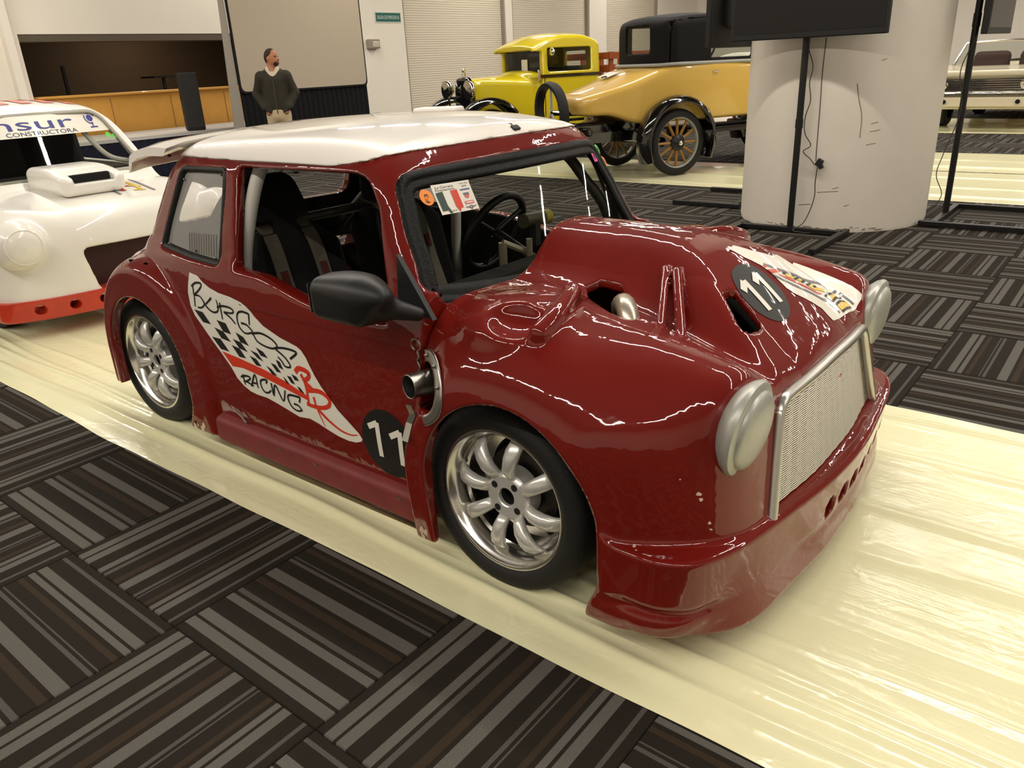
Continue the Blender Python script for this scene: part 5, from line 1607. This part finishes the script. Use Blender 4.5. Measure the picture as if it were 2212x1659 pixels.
flat_polys([q for s in ([(.368, 1.225), (.365, 1.195), (.385, 1.172), (.41, 1.172)], [(.40, 1.172), (.40, 1.15)], [(.375, 1.145), (.43, 1.145)], [(.39, 1.238), (.42, 1.236), (.438, 1.215)]) for q in ribbon(s, .008)], on_wscreen, .006, 'banner_emblem_lines', M_BLUEL, ban)
for (yy, zz) in ((.47, 1.083), (.515, 1.073)):
    flat_polys([circle2((yy, zz), .018, 16)], on_wscreen, .004, 'green_sticker', M_GREEND, wc)
def on_whood(p, off):
    p = np.asarray(p, float)
    o = np.stack([p[:, 0], p[:, 1], np.full(len(p), 1.0)], -1)
    def fh(x, y, z):
        a = np.abs(y)
        hood = .735 + .075 * sstep(-x, -.05, .75) - .028 * (a / .5) ** 2
        return z - smax(hood, .755 - 1.0 * (a - .60) ** 2 + .02 * sstep(-x, .0, .5), .05)
    h = hit(fh, o, (0, 0, -1), 0, .5, 60); h[:, 2] += off
    return h
for (pts, mm) in (([(-.66, .14), (-.64, .145), (-.22, .10), (-.22, .08)], M_GREYV), ([(-.66, .38), (-.66, .36), (-.25, .33), (-.25, .35)], M_GREYV)):
    flat_polys([pts], on_whood, .004, 'hood_stripe_line', mm, wc)
lt = flat_polys([q for s in ([(-.62, .18), (-.30, .16)], [(-.62, .18), (-.60, .25), (-.50, .24), (-.48, .18)], [(-.44, .17), (-.42, .25)]) for q in ribbon(s, .030, n=3)], on_whood, .004, 'hood_red_lettering', M_DECALR, wc)
flat_polys([q for s in ([(-.60, .30), (-.32, .28)], [(-.42, .25), (-.40, .33)], [(-.30, .22), (-.29, .30)]) for q in ribbon(s, .028, n=3)], on_whood, .004, 'hood_yellow_lettering', M_YELLOWV, wc)
for k in range(6):
    flat_polys([[(-1.25 - .0, -.42 + k * .15), (-1.25, -.34 + k * .15), (-1.95, -.34 + k * .15), (-1.95, -.42 + k * .15)]], lambda p, off: np.stack([p[:, 0], p[:, 1], _wzr(p[:, 0]) - .06 * (np.abs(p[:, 1]) / .55) ** 2.5 + off], -1), .004, 'roof_stripe', mat('faded_red_stripe', rgb(206, 104, 80), rough=.5), wc, step=.08)
MB().tube(spline_pts([(-1.15, .30, 1.22), (-1.05, .36, 1.05), (-1.0, .45, .93), (-.98, .62, .88)], 6), .018, n=8).build('roll_cage_tube', M_CAGE, wc, smooth=True)
MB().box((-1.05, 0, .80), (.2, 1.2, .12), bevel=.03).build('dashboard', M_CAB, wc)
MB().box((-2.45, 0, .85), (.05, 1.15, .85)).build('added_dark_panel', M_CAB, wc)  # dark panel added so the view through the cabin stays dark
MB().box((-1.65, .33, .75), (.14, .42, .8), ry=-.2, bevel=.05).build('seat_back', M_DARK, wc)
MB().box((-1.65, -.33, .75), (.14, .42, .8), ry=-.2, bevel=.05).build('seat_back', M_DARK, wc)
def plain_wheel(par, c, r_, w, sgn, rim=M_SPOKE):
    o = MB().lathe([(r_ * .62, -w / 2 + .01), (r_ * .68, -w / 2), (r_ * .9, -w / 2), (r_, -w / 2 + .03), (r_, w / 2 - .03), (r_ * .9, w / 2), (r_ * .62, w / 2)], c, (0, 1, 0), n=40).build('wheel', M_TYRE, par, smooth=True, angle=40)
    MB().lathe([(.0001, -w * .18 * -sgn * -1), (r_ * .3, sgn * w * .30), (r_ * .5, sgn * w * .15), (r_ * .63, sgn * w * .46)], c, (0, 1, 0), n=32).build('rim', rim, o, smooth=True)
    return o
for (x, s) in ((-.62, -1), (-.62, 1), (-2.75, -1), (-2.75, 1)):
    plain_wheel(wc, (x, s * .64, .28), .28, .18, s)

# ---------------------------------------------------------------- vintage parts
def spoked_wheel(par, c, r_, n_sp, spoke_m, rim_m, sgn, w=.10, ang=0.0):
    o = MB().lathe([(r_ * .76, -w / 2), (r_ * .90, -w / 2 - .004), (r_ * .98, -w * .3), (r_, 0), (r_ * .98, w * .3), (r_ * .90, w / 2 + .004), (r_ * .76, w / 2)], c, (0, 1, 0), n=48, closed=True).build('wheel', M_TYRE, par, smooth=True, angle=60)
    MB().lathe([(r_ * .72, -w * .3), (r_ * .775, -w * .45), (r_ * .78, w * .45), (r_ * .72, w * .3)], c, (0, 1, 0), n=48, closed=True).build('rim_ring', rim_m, o, smooth=True, angle=40)
    c = Vector(c)
    for k in range(n_sp):
        t = 2 * PI * k / n_sp + ang
        e = Vector((math.cos(t), 0, math.sin(t)))
        MB().cyl(c + e * r_ * .15, c + e * r_ * .73, r_ * .05, r_ * .042, n=8).build('spoke', spoke_m, o, smooth=True)
    MB().lathe([(.0001, sgn * w * .9), (r_ * .10, sgn * w * .85), (r_ * .14, sgn * w * .55), (r_ * .24, sgn * w * .35), (r_ * .25, 0)], c, (0, 1, 0), n=24).build('hub', M_BLACK, o, smooth=True)
    MB().sphere(c + Vector((0, sgn * w * .85, 0)), r_ * .085, n=12).build('hub_cap', M_CHROME, o, smooth=True)
    return o
def arc_fender(par, cx, cz, r_, a0, a1, y0, y1, m, nm='fender', lift=None):
    """curved mudguard swept round a wheel"""
    V, F = [], []
    n = 26
    sec = [(0, 0), (.10, .035), (.3, .055), (.5, .06), (.7, .055), (.9, .035), (1, 0), (1, -.03), (.9, .01), (.5, .035), (.1, .01), (0, -.03)]
    for i in range(n):
        t = a0 + (a1 - a0) * i / (n - 1)
        for (u, h) in sec:
            rr_ = r_ + h
            V.append((cx + rr_ * math.cos(t), y0 + (y1 - y0) * u, cz + rr_ * math.sin(t)))
    m_ = len(sec)
    for i in range(n - 1):
        for k in range(m_):
            k2 = (k + 1) % m_
            F.append((i * m_ + k, i * m_ + k2, (i + 1) * m_ + k2, (i + 1) * m_ + k))
    F += [tuple(range(m_)), tuple((n - 1) * m_ + k for k in range(m_ - 1, -1, -1))]
    return MB().add(V, F).build(nm, m, par, smooth=True, angle=60)
M_BLKGLOSS = mat('black_enamel', rgb(12, 11, 12), rough=.12, coat=1.0)
M_COUPEY = mat('mustard_yellow_paint', rgb(206, 168, 78), rough=.3, coat=.8)
M_TRUCKY = mat('lemon_yellow_paint', rgb(206, 186, 24), rough=.3, coat=.8)
M_LEATHER = mat('black_leatherette', rgb(10, 8, 8), rough=.6, bump=.2, bscale=150, spec=.2)
M_WSPOKE = mat('varnished_spokes', rgb(142, 102, 36), rough=.4)
M_GREYTR = mat('grey_trim', rgb(150, 150, 146), rough=.5)
M_WINDARK = mat('dark_window', rgb(16, 14, 12), rough=.1, coat=.5)

# ---------------------------------------------------------------- yellow and black vintage coupe
cp = empty('vintage_coupe', (-3.12, 7.48, 0), R(63))
tag(cp, 'mustard yellow vintage coupe with black leather roof and spoked wheels', 'car')
_cz = lerp1([(-1.25, .98), (-1.0, 1.06), (-.6, 1.18), (-.25, 1.29), (.1, 1.33), (1.2, 1.31), (3.2, 1.27)])
_cw = lerp1([(-1.25, .34), (-1.0, .42), (-.6, .53), (-.2, .60), (.2, .655), (1.2, .66), (2.0, .50), (3.2, .36)])
def f_cbody(x, y, z):
    a = np.abs(y)
    d = smax(a - _cw(x) - .03 * (z - 1.0), z - _cz(x) + .05 * (a / .5) ** 2 * sstep(-x, -.1, .5), .08)
    d = smax(d, -1.17 - x + .25 * np.maximum(.9 - z, 0), .12)
    d = smax(d, x - 1.75, .03)
    return smax(d, .66 + .12 * sstep(-x, .4, .9) - z, .05)
iso_obj('body', f_cbody, (-1.4, -.8, .55), (1.9, .8, 1.5), .02, M_COUPEY, cp)
def f_ctop(x, y, z):
    a = np.abs(y)
    d = smax(a - .64 + .06 * (z - 1.3), z - 1.925 + .05 * (a / .6) ** 2 + .10 * ((x - .5) / .9) ** 2, .10)
    d = smax(d, -.16 + .10 * (a / .6) ** 2 - x - .02 * (z - 1.3), .12)
    d = smax(d, x - 1.30, .05)
    d = np.maximum(d, 1.325 - z)
    cav = np.maximum(np.maximum(a - .58, z - 1.84 + .1 * ((x - .5) / .9) ** 2), np.maximum(-.05 - x, x - 1.25))
    d = np.maximum(d, -cav)
    d = smax(d, -np.maximum(sd_box(y * 1, y * 0, z, (0, 0, 1.62), (.27, 1, .155), .03), x - .2), .008)
    d = smax(d, -np.maximum(sd_box(y, y * 0, z, (0, 0, 1.57), (.5, 1, .19), .03), .9 - x), .008)
    d = smax(d, -np.maximum(sd_box(x, x * 0, z, (.62, 0, 1.59), (.57, 1, .19), .03), .4 - y), .008)
    return smax(d, -np.maximum(sd_box(x, x * 0, z, (.86, 0, 1.57), (.33, 1, .19), .03), .4 - a), .008)
iso_obj('roof', f_ctop, (-.4, -.8, 1.25), (1.45, .8, 2.05), .02, M_LEATHER, cp, sym=False)
bl_ = [(_x, 1.32) for _x in ()]
belt = []
for t in np.linspace(0, 1, 30):
    belt.append((1.30 - 1.38 * t, -(.672 - .0 * t), 1.325))
ring = [(1.32, -.67, 1.325), (.3, -.668, 1.33), (-.02, -.63, 1.33), (-.14, -.50, 1.325), (-.19, -.2, 1.325), (-.20, 0, 1.325), (-.19, .2, 1.325), (-.14, .5, 1.325), (-.02, .63, 1.33), (.3, .668, 1.33), (1.32, .67, 1.325)]
MB().tube(spline_pts(ring, 5), .020, n=8).build('belt_moulding', M_GREYTR, cp, smooth=True)
MB().box((-.13, 0, 1.62), (.006, .56, .33)).build('rear_window', M_GLASS, cp)
for s in (-1, 1):
    MB().box((.86, s * .61, 1.57), (.68, .006, .40)).build('side_window', M_GLASS, cp)
    MB().box((.50, s * .672, .99), (.010, .006, .58)).build('door_gap', M_SHADE_SOOT, cp)
    MB().box((.56, s * .70, 1.22), (.07, .03, .02), bevel=.005).build('door_handle', M_CHROME, cp)
    MB().box((1.0, s * .70, .52), (1.3, .26, .03)).build('running_board', M_BLACK, cp)
    arc_fender(cp, 0, .42, .50, R(205), R(-25), s * .56, s * .84, M_BLKGLOSS)
    arc_fender(cp, 2.55, .42, .50, R(200), R(10), s * .50, s * .80, M_BLKGLOSS)
    spoked_wheel(cp, (0, s * .70, .41), .405, 12, M_WSPOKE, M_GREYTR, s)
    spoked_wheel(cp, (2.55, s * .68, .41), .405, 12, M_WSPOKE, M_GREYTR, s)
iso_obj('engine_hood', lambda x, y, z: smax(smax(np.abs(y) - .45 + .10 * (x - 1.75), z - 1.24, .10), smax(np.abs(x - 2.25) - .55, .62 - z, .02), .02), (1.6, -.6, .55), (2.9, .6, 1.35), .025, M_COUPEY, cp)
MB().box((2.82, 0, .95), (.08, .62, .62), bevel=.04).build('radiator', M_CHROME, cp)
MB().box((.8, 0, .52), (4.2, .8, .12)).build('chassis', M_BLKGLOSS, cp)
MB().box((-.75, 0, .62), (.9, .5, .16), bevel=.04).cyl((-.15, -.6, .42), (-.15, .6, .42), .06, n=12).sphere((0, 0, .42), .15, n=14).build('rear_axle', M_BLKGLOSS, cp)
MB().box((-1.12, 0, .60), (.07, .95, .10), bevel=.02).build('rear_cross_bar', M_BLKGLOSS, cp)
c_ = Vector((-1.40, 0, .83))
sprim = MB().lathe([(.31, -.055), (.355, -.06), (.375, 0), (.355, .06), (.31, .055), (.30, 0)], c_, (1, 0, .06), n=48, closed=True).build('spare_rim', M_TYRE, cp, smooth=True, angle=60)
sprim['label'] = 'empty spare tyre hoop on the tail'
for t in (R(90), R(235), R(305)):
    e = Vector((0, math.cos(t), math.sin(t)))
    MB().cyl(c_ + e * .02, c_ + e * .31, .016, n=8).build('carrier_arm', M_GREYTR, sprim)
MB().cyl(c_, (-1.05, 0, .80), .03, n=10).build('carrier_boss', M_BLKGLOSS, sprim)
MB().tube([(-.62, -.03, 1.215), (-.60, .03, 1.22), (-.66, .03, 1.21)], .008, n=6).build('deck_handle', M_BLACK, cp)
pap = MB().box((-.52, .10, 1.235), (.20, .26, .004), ry=-.30).build('paper_sheet', M_DECALW, cp)
sw2 = MB().lathe([(.19 + .014 * math.cos(t), .014 * math.sin(t)) for t in np.linspace(0, 2 * PI, 9)[:-1]], (1.10, .28, 1.42), (-.8, 0, .6), n=28, closed=True).build('steering_wheel', M_BLACK, cp, smooth=True)
MB().box((.35, 0, 1.05), (.16, 1.1, .5), ry=-.15, bevel=.05).build('seat_back', M_DARK, cp)

# ---------------------------------------------------------------- lemon yellow vintage pickup
tk = empty('vintage_pickup', (-6.12, 7.45, 0), R(249))
tag(tk, 'lemon yellow vintage pickup truck with red stake bed', 'truck')
def f_tcab(x, y, z):
    a = np.abs(y)
    zr = 1.835 - .16 * (np.maximum(x + 1.30, 0) / .55) ** 1.7 - .10 * (np.maximum(-1.55 - x, 0) / .4) ** 2 - .05 * (a / .6) ** 2
    d = smax(a - .62 + .05 * np.maximum(z - 1.3, 0), z - zr, .06)
    fr = np.where(z > 1.60, -.74, -.92)
    d = smax(d, (x - np.where(z > 1.575, -.745, -.90)), .012)
    d = smax(d, -1.98 - x, .06)
    d = np.maximum(d, .58 - z)
    cav = np.maximum(np.maximum(a - .565, z - 1.66), np.maximum(-1.92 - x, x + .95))
    d = np.maximum(d, -np.maximum(cav, 1.0 - z))
    d = smax(d, -np.maximum(sd_box(x, x * 0, z, (-1.40, 0, 1.45), (.40, 1, .165), .03), .45 - a), .010)
    d = smax(d, -np.maximum(sd_box(y, y * 0, z, (0, 0, 1.42), (.53, 1, .17), .02), -1.15 - x), .008)
    return smax(d, -np.maximum(sd_box(y, y * 0, z, (0, 0, 1.46), (.30, 1, .11), .02), x + 1.7), .008)
iso_obj('cab', f_tcab, (-2.1, -.75, .5), (-.65, .75, 1.95), .02, M_TRUCKY, tk)
def f_thood(x, y, z):
    a = np.abs(y)
    w = .30 + .28 * np.clip((-x) / .95, 0, 1.2)
    d = smax(a - w, z - (1.245 + .03 * np.clip(-x, 0, 1)) + .10 * (a / .5) ** 2, .07)
    d = smax(d, np.abs(x + .42) - .52, .02)
    d = smax(d, .66 - z, .02)
    return smin(d, sd_ell(x, a, z, (-.86, .12, 1.22), (.16, .46, .10)), .05)
iso_obj('engine_hood', f_thood, (-1.1, -.75, .6), (.2, .75, 1.4), .02, M_TRUCKY, tk)
iso_obj('radiator_shell', lambda x, y, z: smax(sd_box(x, y, z, (.12, 0, .98), (.045, .27, .29), .04), z - 1.29 + .25 * (np.abs(y) / .27) ** 4, .03), (.0, -.4, .6), (.25, .4, 1.4), .02, M_BLKGLOSS, tk)
MB().cyl((.12, 0, 1.27), (.12, 0, 1.33), .03, n=12).sphere((.12, 0, 1.36), .03, n=10).build('radiator_ornament', M_CHROME, tk, smooth=True)
for s in (-1, 1):
    hb = MB().lathe([(.0001, -.14), (.06, -.12), (.122, -.05), (.136, 0), (.134, .012), (.115, .014), (.0001, .03)], (.26, s * .37, 1.09), (1, 0, 0), n=32).build('headlamp', M_CHROME, tk, smooth=True, angle=40)
    MB().cyl((.22, s * .37, .98), (.20, s * .37, .80), .018, n=8).build('lamp_post', M_BLKGLOSS, hb)
    arc_fender(tk, .05, .43, .50, R(200), R(-5), s * .42, s * .80, M_BLKGLOSS)
    spoked_wheel(tk, (.05, s * .66, .42), .40, 14, M_BLKGLOSS, M_TRUCKY, s)
    spoked_wheel(tk, (-2.75, s * .66, .42), .40, 14, M_BLKGLOSS, M_TRUCKY, s)
    arc_fender(tk, -2.75, .43, .50, R(190), R(-10), s * .52, s * .82, M_BLKGLOSS)
    MB().box((-1.35, s * .76, .45), (1.6, .26, .03)).build('running_board', M_BLKGLOSS, tk)
    MB().box((-1.42, s * .628, 1.225), (1.12, .012, .045)).build('belt_stripe', M_BLKGLOSS, tk)
    MB().box((-1.40, s * .60, 1.45), (.80, .006, .33)).build('side_window', M_WINDARK if s < 0 else M_GLASS, tk)
    MB().box((-.93, s * .626, .95), (.008, .006, .60)).build('door_gap', M_SHADE_SOOT, tk)
MB().box((-.915, 0, 1.42), (.006, 1.06, .34)).build('windscreen', M_GLASS, tk)
MB().box((-.90, .10, 1.36), (.006, .17, .22)).build('paper_notice', M_DECALW, tk)
MB().box((-1.65, 0, 1.1), (.15, 1.0, .5), bevel=.05).build('seat_back', M_DARK, tk)
MB().sphere((-1.02, .70, 1.56), .062, sc=(.5, 1, 1), n=16).cyl((-1.02, .62, 1.53), (-1.02, .70, 1.56), .012, n=8).build('door_mirror', M_CHROME, tk, smooth=True)
MB().box((-.84, .61, 1.24), (.05, .03, .16), bevel=.01).build('cowl_lamp', M_CHROME, tk)
MB().box((-1.2, 0, .52), (4.0, .7, .14)).build('chassis', M_BLKGLOSS, tk)
M_STAKE = mat('red_brown_stakes', rgb(140, 66, 26), rough=.5, noise=.15, nscale=8)
bd_ = MB().box((-2.95, 0, .95), (1.75, 1.35, .10)).build('stake_bed', M_STAKE, tk)
for s in (-1, 1):
    for k in range(5):
        MB().box((-2.15 - k * .40, s * .66, 1.25), (.07, .04, .55)).build('stake', M_STAKE, bd_)
    for z in (1.10, 1.28, 1.47):
        MB().box((-2.95, s * .69, z), (1.72, .025, .10)).build('rail', M_STAKE, bd_)
for z in (1.10, 1.28, 1.47):
    MB().box((-2.08, 0, z), (.025, 1.36, .10)).build('rail', M_STAKE, bd_)

# ---------------------------------------------------------------- white sixties convertible
cv = empty('convertible_car', (-.22, 13.7, 0), R(268))
tag(cv, 'white sixties convertible with wide chrome grille, behind the right stand', 'car')
M_CVW = mat('ivory_paint', rgb(226, 214, 186), rough=.3, coat=.8)
def f_cv(x, y, z):
    a = np.abs(y)
    d = smax(a - .93 + .05 * np.maximum(z - .75, 0) / .2 * .5, z - .965 - .03 * sstep(-x, .1, 1.2) - .03 * sstep(a, .6, .85), .07)
    d = smax(d, x + .06 * (a / .9) ** 2 - .10 * sstep(z, .80, .9), .04)
    d = smax(d, -4.7 - x, .1)
    d = smax(d, .34 - z, .04)
    cav = sd_box(x, y, z, (-2.5, 0, 1.0), (.95, .75, .5), .1)
    d = smax(d, -cav, .02)
    for xx in (-.85, -3.8):
        d = smax(d, -np.maximum(np.hypot(x - xx, z - .33) - .40, .5 - a), .02)
    return d
iso_obj('body', f_cv, (-4.9, -1.05, .25), (.2, 1.05, 1.1), .03, M_CVW, cv)
gr_ = MB().box((.0, 0, .735), (.04, 1.72, .18)).build('grille', mat('grille_dark', rgb(40, 36, 30), rough=.5), cv)
for k in range(5):
    MB().box((.025, 0, .665 + k * .035), (.015, 1.12, .010)).build('grille_bar', M_CHROME, gr_)
for s in (-1, 1):
    for yy in (.62, .79):
        MB().lathe([(.082, -.02), (.088, .02), (.078, .028), (.05, .02), (.0001, .03)], (.03, s * yy, .735), (1, 0, 0), n=24).build('headlamp', M_CHROME, cv, smooth=True)
    spk_ = plain_wheel(cv, (-.85, s * .74, .34), .34, .2, s)
    plain_wheel(cv, (-3.8, s * .74, .34), .34, .2, s)
    MB().lathe([(.0001, .02), (.035, .012), (.036, 0)], (.10, s * .55, .47), (1, 0, 0), n=16).build('park_lamp', M_DARK, cv)
MB().box((.07, 0, .60), (.10, 1.86, .07), bevel=.03).build('front_bumper', M_CHROME, cv, smooth=True)
MB().box((.03, 0, .47), (.08, 1.80, .17), bevel=.03).build('lower_apron', M_CVW, cv)
wsf = MB().tube([(-1.25, -.80, 1.0), (-1.62, -.70, 1.38), (-1.66, 0, 1.41), (-1.62, .70, 1.38), (-1.25, .80, 1.0)], .022, n=8).build('windscreen_frame', M_CHROME, cv, smooth=True)
mesh_obj('windscreen', [(-1.25, -.80, 1.0), (-1.62, -.70, 1.38), (-1.62, .70, 1.38), (-1.25, .80, 1.0)], [(0, 1, 2, 3)], M_GLASS, cv)
for yy in (-.38, .38):
    MB().box((-2.3, yy, .95), (.25, .6, .55), ry=-.2, bevel=.08).build('seat_back', mat('dark_seat', rgb(60, 40, 34), rough=.7), cv)

# ---------------------------------------------------------------- cars further back
def back_car(nm, loc, rz, label, m, roof_m=None, soft=False):
    t = empty(nm, loc, rz); tag(t, label, 'car')
    def fb(x, y, z):
        a = np.abs(y)
        d = smax(a - .85 + .10 * np.maximum(z - .6, 0), z - .92 - .06 * np.cos((x + 2) * 1.2), .16)
        d = smax(d, np.abs(x + 2.1) - 2.1, .25); d = smax(d, .3 - z, .05)
        for xx in (-.8, -3.4):
            d = smax(d, -np.maximum(np.hypot(x - xx, z - .32) - .38, .5 - a), .03)
        return d
    iso_obj('body', fb, (-4.4, -1, .2), (.2, 1, 1.2), .05, m, t)
    iso_obj('cabin', lambda x, y, z: smax(smax(np.abs(y) - .72 + .35 * (z - .95), z - 1.42 + .08 * (np.abs(y) / .6) ** 2, .1), np.maximum(smax((x + 1.2) + .7 * (z - .95), -3.3 - x + .5 * (z - .95), .1), .9 - z), .08), (-3.6, -.9, .8), (-.9, .9, 1.6), .05, roof_m or m, t)
    MB().prism(round_poly([(-1.45, .98), (-1.75, 1.32), (-2.75, 1.32), (-3.0, .98)], .06), 'xz', -.66, .66).build('window_band', M_WINDARK, t)
    for s in (-1, 1):
        plain_wheel(t, (-.8, s * .72, .32), .32, .18, s); plain_wheel(t, (-3.4, s * .72, .32), .32, .18, s)
        MB().lathe([(.09, -.03), (.095, .03), (.06, .05), (.0001, .06)], (-.03, s * .62, .72), (1, 0, 0), n=20).build('headlamp', M_CHROME, t, smooth=True)
    MB().box((.04, 0, .48), (.10, 1.6, .10), bevel=.03).build('bumper', M_CHROME, t)
    return t
back_car('red_classic_car', (.15, 19.4, 0), R(266), 'orange red classic car at the far right edge', mat('orange_red_paint', rgb(206, 62, 28), rough=.3, coat=.8))
back_car('grey_classic_car', (-2.0, 25.2, 0), R(180), 'dark grey classic car far behind the white convertible', mat('dark_grey_paint', rgb(58, 50, 44), rough=.3, coat=.8))
back_car('red_white_car', (-6.4, 15.2, 0), R(250), 'red car with white roof seen through the coupe window', mat('cherry_red_paint', rgb(168, 26, 24), rough=.3, coat=.8), mat('cream_roof', rgb(226, 220, 208), rough=.4))

# ---------------------------------------------------------------- man in front of the screen
def make_person():
    root = empty('person', (-8.35, 5.50, 0), R(-42))
    tag(root, 'man in dark zipped jacket and beige trousers, hands in pockets, looking sideways', 'person')
    skin = mat('skin', rgb(170, 112, 80), rough=.55)
    def f_skin(x, y, z):
        d = sd_ell(x, y, z, (.02, 0, 1.665), (.098, .076, .118))
        d = smin(d, sd_ell(x, y, z, (.055, 0, 1.61), (.062, .056, .062)), .04)
        d = smin(d, sd_seg(x, y, z, (.105, 0, 1.675), (.125, 0, 1.645), .012, .018), .02)
        d = smin(d, sd_seg(x, y, z, (-.01, 0, 1.58), (-.02, 0, 1.44), .058, .066), .03)
        for s in (-1, 1):
            d = smin(d, sd_ell(x, y, z, (.0, s * .078, 1.655), (.022, .012, .034)), .01)
            d = smax(d, -sd_ell(x, y, z, (.108, s * .032, 1.682), (.018, .018, .011)), .012)
        d = smin(d, sd_seg(x, y, z, (.104, -.018, 1.606), (.104, .018, 1.606), .007), .01)
        d = smin(d, sd_seg(x, y, z, (-.02, 0, 1.44), (0, 0, .95), .10, .12), .08)
        for s in (-1, 1):
            d = smin(d, sd_seg(x, y, z, (0, s * .17, 1.42), (-.03, s * .27, 1.17), .045, .04), .04)
            d = smin(d, sd_seg(x, y, z, (-.03, s * .27, 1.17), (.08, s * .17, .98), .036, .030), .03)
            d = smin(d, sd_seg(x, y, z, (.08, s * .17, .98), (.11, s * .13, .90), .034, .028), .02)
            d = smin(d, sd_seg(x, y, z, (0, s * .09, .92), (0, s * .11, .48), .07, .05), .05)
            d = smin(d, sd_seg(x, y, z, (0, s * .11, .48), (-.02, s * .12, .09), .05, .035), .03)
            d = smin(d, sd_seg(x, y, z, (-.04, s * .12, .05), (.14, s * .14, .04), .035, .03), .03)
        return d
    # head turned to the man's left
    ca, sa = math.cos(R(62)), math.sin(R(62))
    def turned(f):
        def g(x, y, z):
            k = sstep(z, 1.46, 1.58)
            ang = k * R(62)
            c, s = np.cos(-ang), np.sin(-ang)
            return f(x * c - y * s, x * s + y * c, z)
        return g
    body = iso_obj('body', turned(f_skin), (-.3, -.45, -.02), (.35, .45, 1.85), .016, skin, root, sym=False)
    def f_hair(x, y, z):
        d = sd_ell(x, y, z, (.008, 0, 1.676), (.110, .087, .126))
        d = smax(d, x - .05 * sstep(z, 1.68, 1.74) + .03 * sstep(-z, -1.70, -1.64), .015)
        d = smax(d, 1.585 - z, .02)
        beard = smax(sd_ell(x, y, z, (.058, 0, 1.605), (.067, .062, .062)), z - 1.625, .01)
        beard = smax(beard, -sd_ell(x, y, z, (.115, 0, 1.61), (.02, .03, .012)), .005)
        return np.minimum(d, beard)
    iso_obj('hair', turned(f_hair), (-.2, -.2, 1.5), (.25, .2, 1.85), .010, mat('dark_brown_hair', rgb(52, 34, 24), rough=.8), body, sym=False)
    for s in (-1, 1):
        p = np.array([.103, s * .032]); q = (p[0] * ca - p[1] * sa, p[0] * sa + p[1] * ca)
        MB().sphere((q[0], q[1], 1.682), .010, n=8).build('eye', mat('eye_dark', rgb(30, 24, 20), rough=.3), body, smooth=True)
    def f_jacket(x, y, z):
        a = np.abs(y)
        ex = x
        d = sd_seg(x * .95, y * .68, z, (-.01, 0, 1.34), (.0, 0, .98), .135, .125)
        d = smin(d, sd_seg(x, a, z, (-.01, .05, 1.44), (0, .175, 1.41), .07, .075), .06)
        d = smin(d, sd_seg(x, a, z, (0, .19, 1.41), (-.03, .285, 1.17), .072, .062), .05)
        d = smin(d, sd_seg(x, a, z, (-.03, .285, 1.17), (.085, .175, .98), .060, .055), .03)
        d = smin(d, sd_seg(x, a, z, (.085, .175, .98), (.105, .125, .90), .052, .045), .03)
        d = smin(d, sd_seg(x, a, z, (-.05, .0, 1.50), (-.03, .09, 1.48), .045), .03)
        d = smax(d, (.86 + .07 * (a / .18) ** 1 - z), .02)
        # open collar
        col = np.maximum(np.hypot((x - .05) * 1.0, y * 1.0) - (.028 + .22 * np.maximum(z - 1.34, 0)), 1.34 - z)
        return smax(d, -col, .012)
    jk = iso_obj('jacket', f_jacket, (-.3, -.45, .78), (.35, .45, 1.62), .014, mat('dark_olive_jacket', rgb(44, 40, 28), rough=.85, noise=.2, nscale=20), body)
    MB().box((.135, 0, 1.12), (.012, .012, .46)).build('zip', mat('dark_zip', rgb(70, 66, 58), rough=.5), jk)
    iso_obj('shirt_collar', lambda x, y, z: smax(sd_seg(x, y * .8, z, (.0, 0, 1.50), (.07, 0, 1.33), .085, .055), -sd_seg(x, y, z, (.02, 0, 1.62), (.06, 0, 1.40), .075, .02), .01), (-.2, -.2, 1.2), (.25, .2, 1.6), .012, mat('pale_shirt', rgb(206, 190, 170), rough=.8), body)
    def f_trous(x, y, z):
        a = np.abs(y)
        d = sd_seg(x, y * .8, z, (0, 0, .98), (0, 0, .86), .125, .13)
        d = smin(d, sd_seg(x, a, z, (0, .085, .86), (.0, .105, .48), .098, .078), .04)
        d = smin(d, sd_seg(x, a, z, (.0, .105, .48), (-.02, .115, .10), .076, .066), .03)
        d = smax(d, .06 - z, .01)
        return d
    iso_obj('trousers', f_trous, (-.25, -.35, .0), (.25, .35, 1.15), .016, mat('beige_trousers', rgb(190, 172, 138), rough=.85), body)
    for s in (-1, 1):
        iso_obj('shoe', lambda x, y, z, s=s: smax(sd_seg(x, y, z, (-.05, s * .12, .05), (.15, s * .145, .035), .048, .042), -z, .005), (-.2, s * .12 - .12, -.02), (.3, s * .12 + .14, .16), .014, M_BLACK, body, sym=False)
    return root
make_person()
wb_ = MB().box((-3.9, 4.35, .52), (.5, .30, 1.02), rz=.4, bevel=.03).build('white_box', mat('white_board_paint', rgb(226, 220, 216), rough=.5))
tag(wb_, 'white box top showing behind the red car roof', 'box')
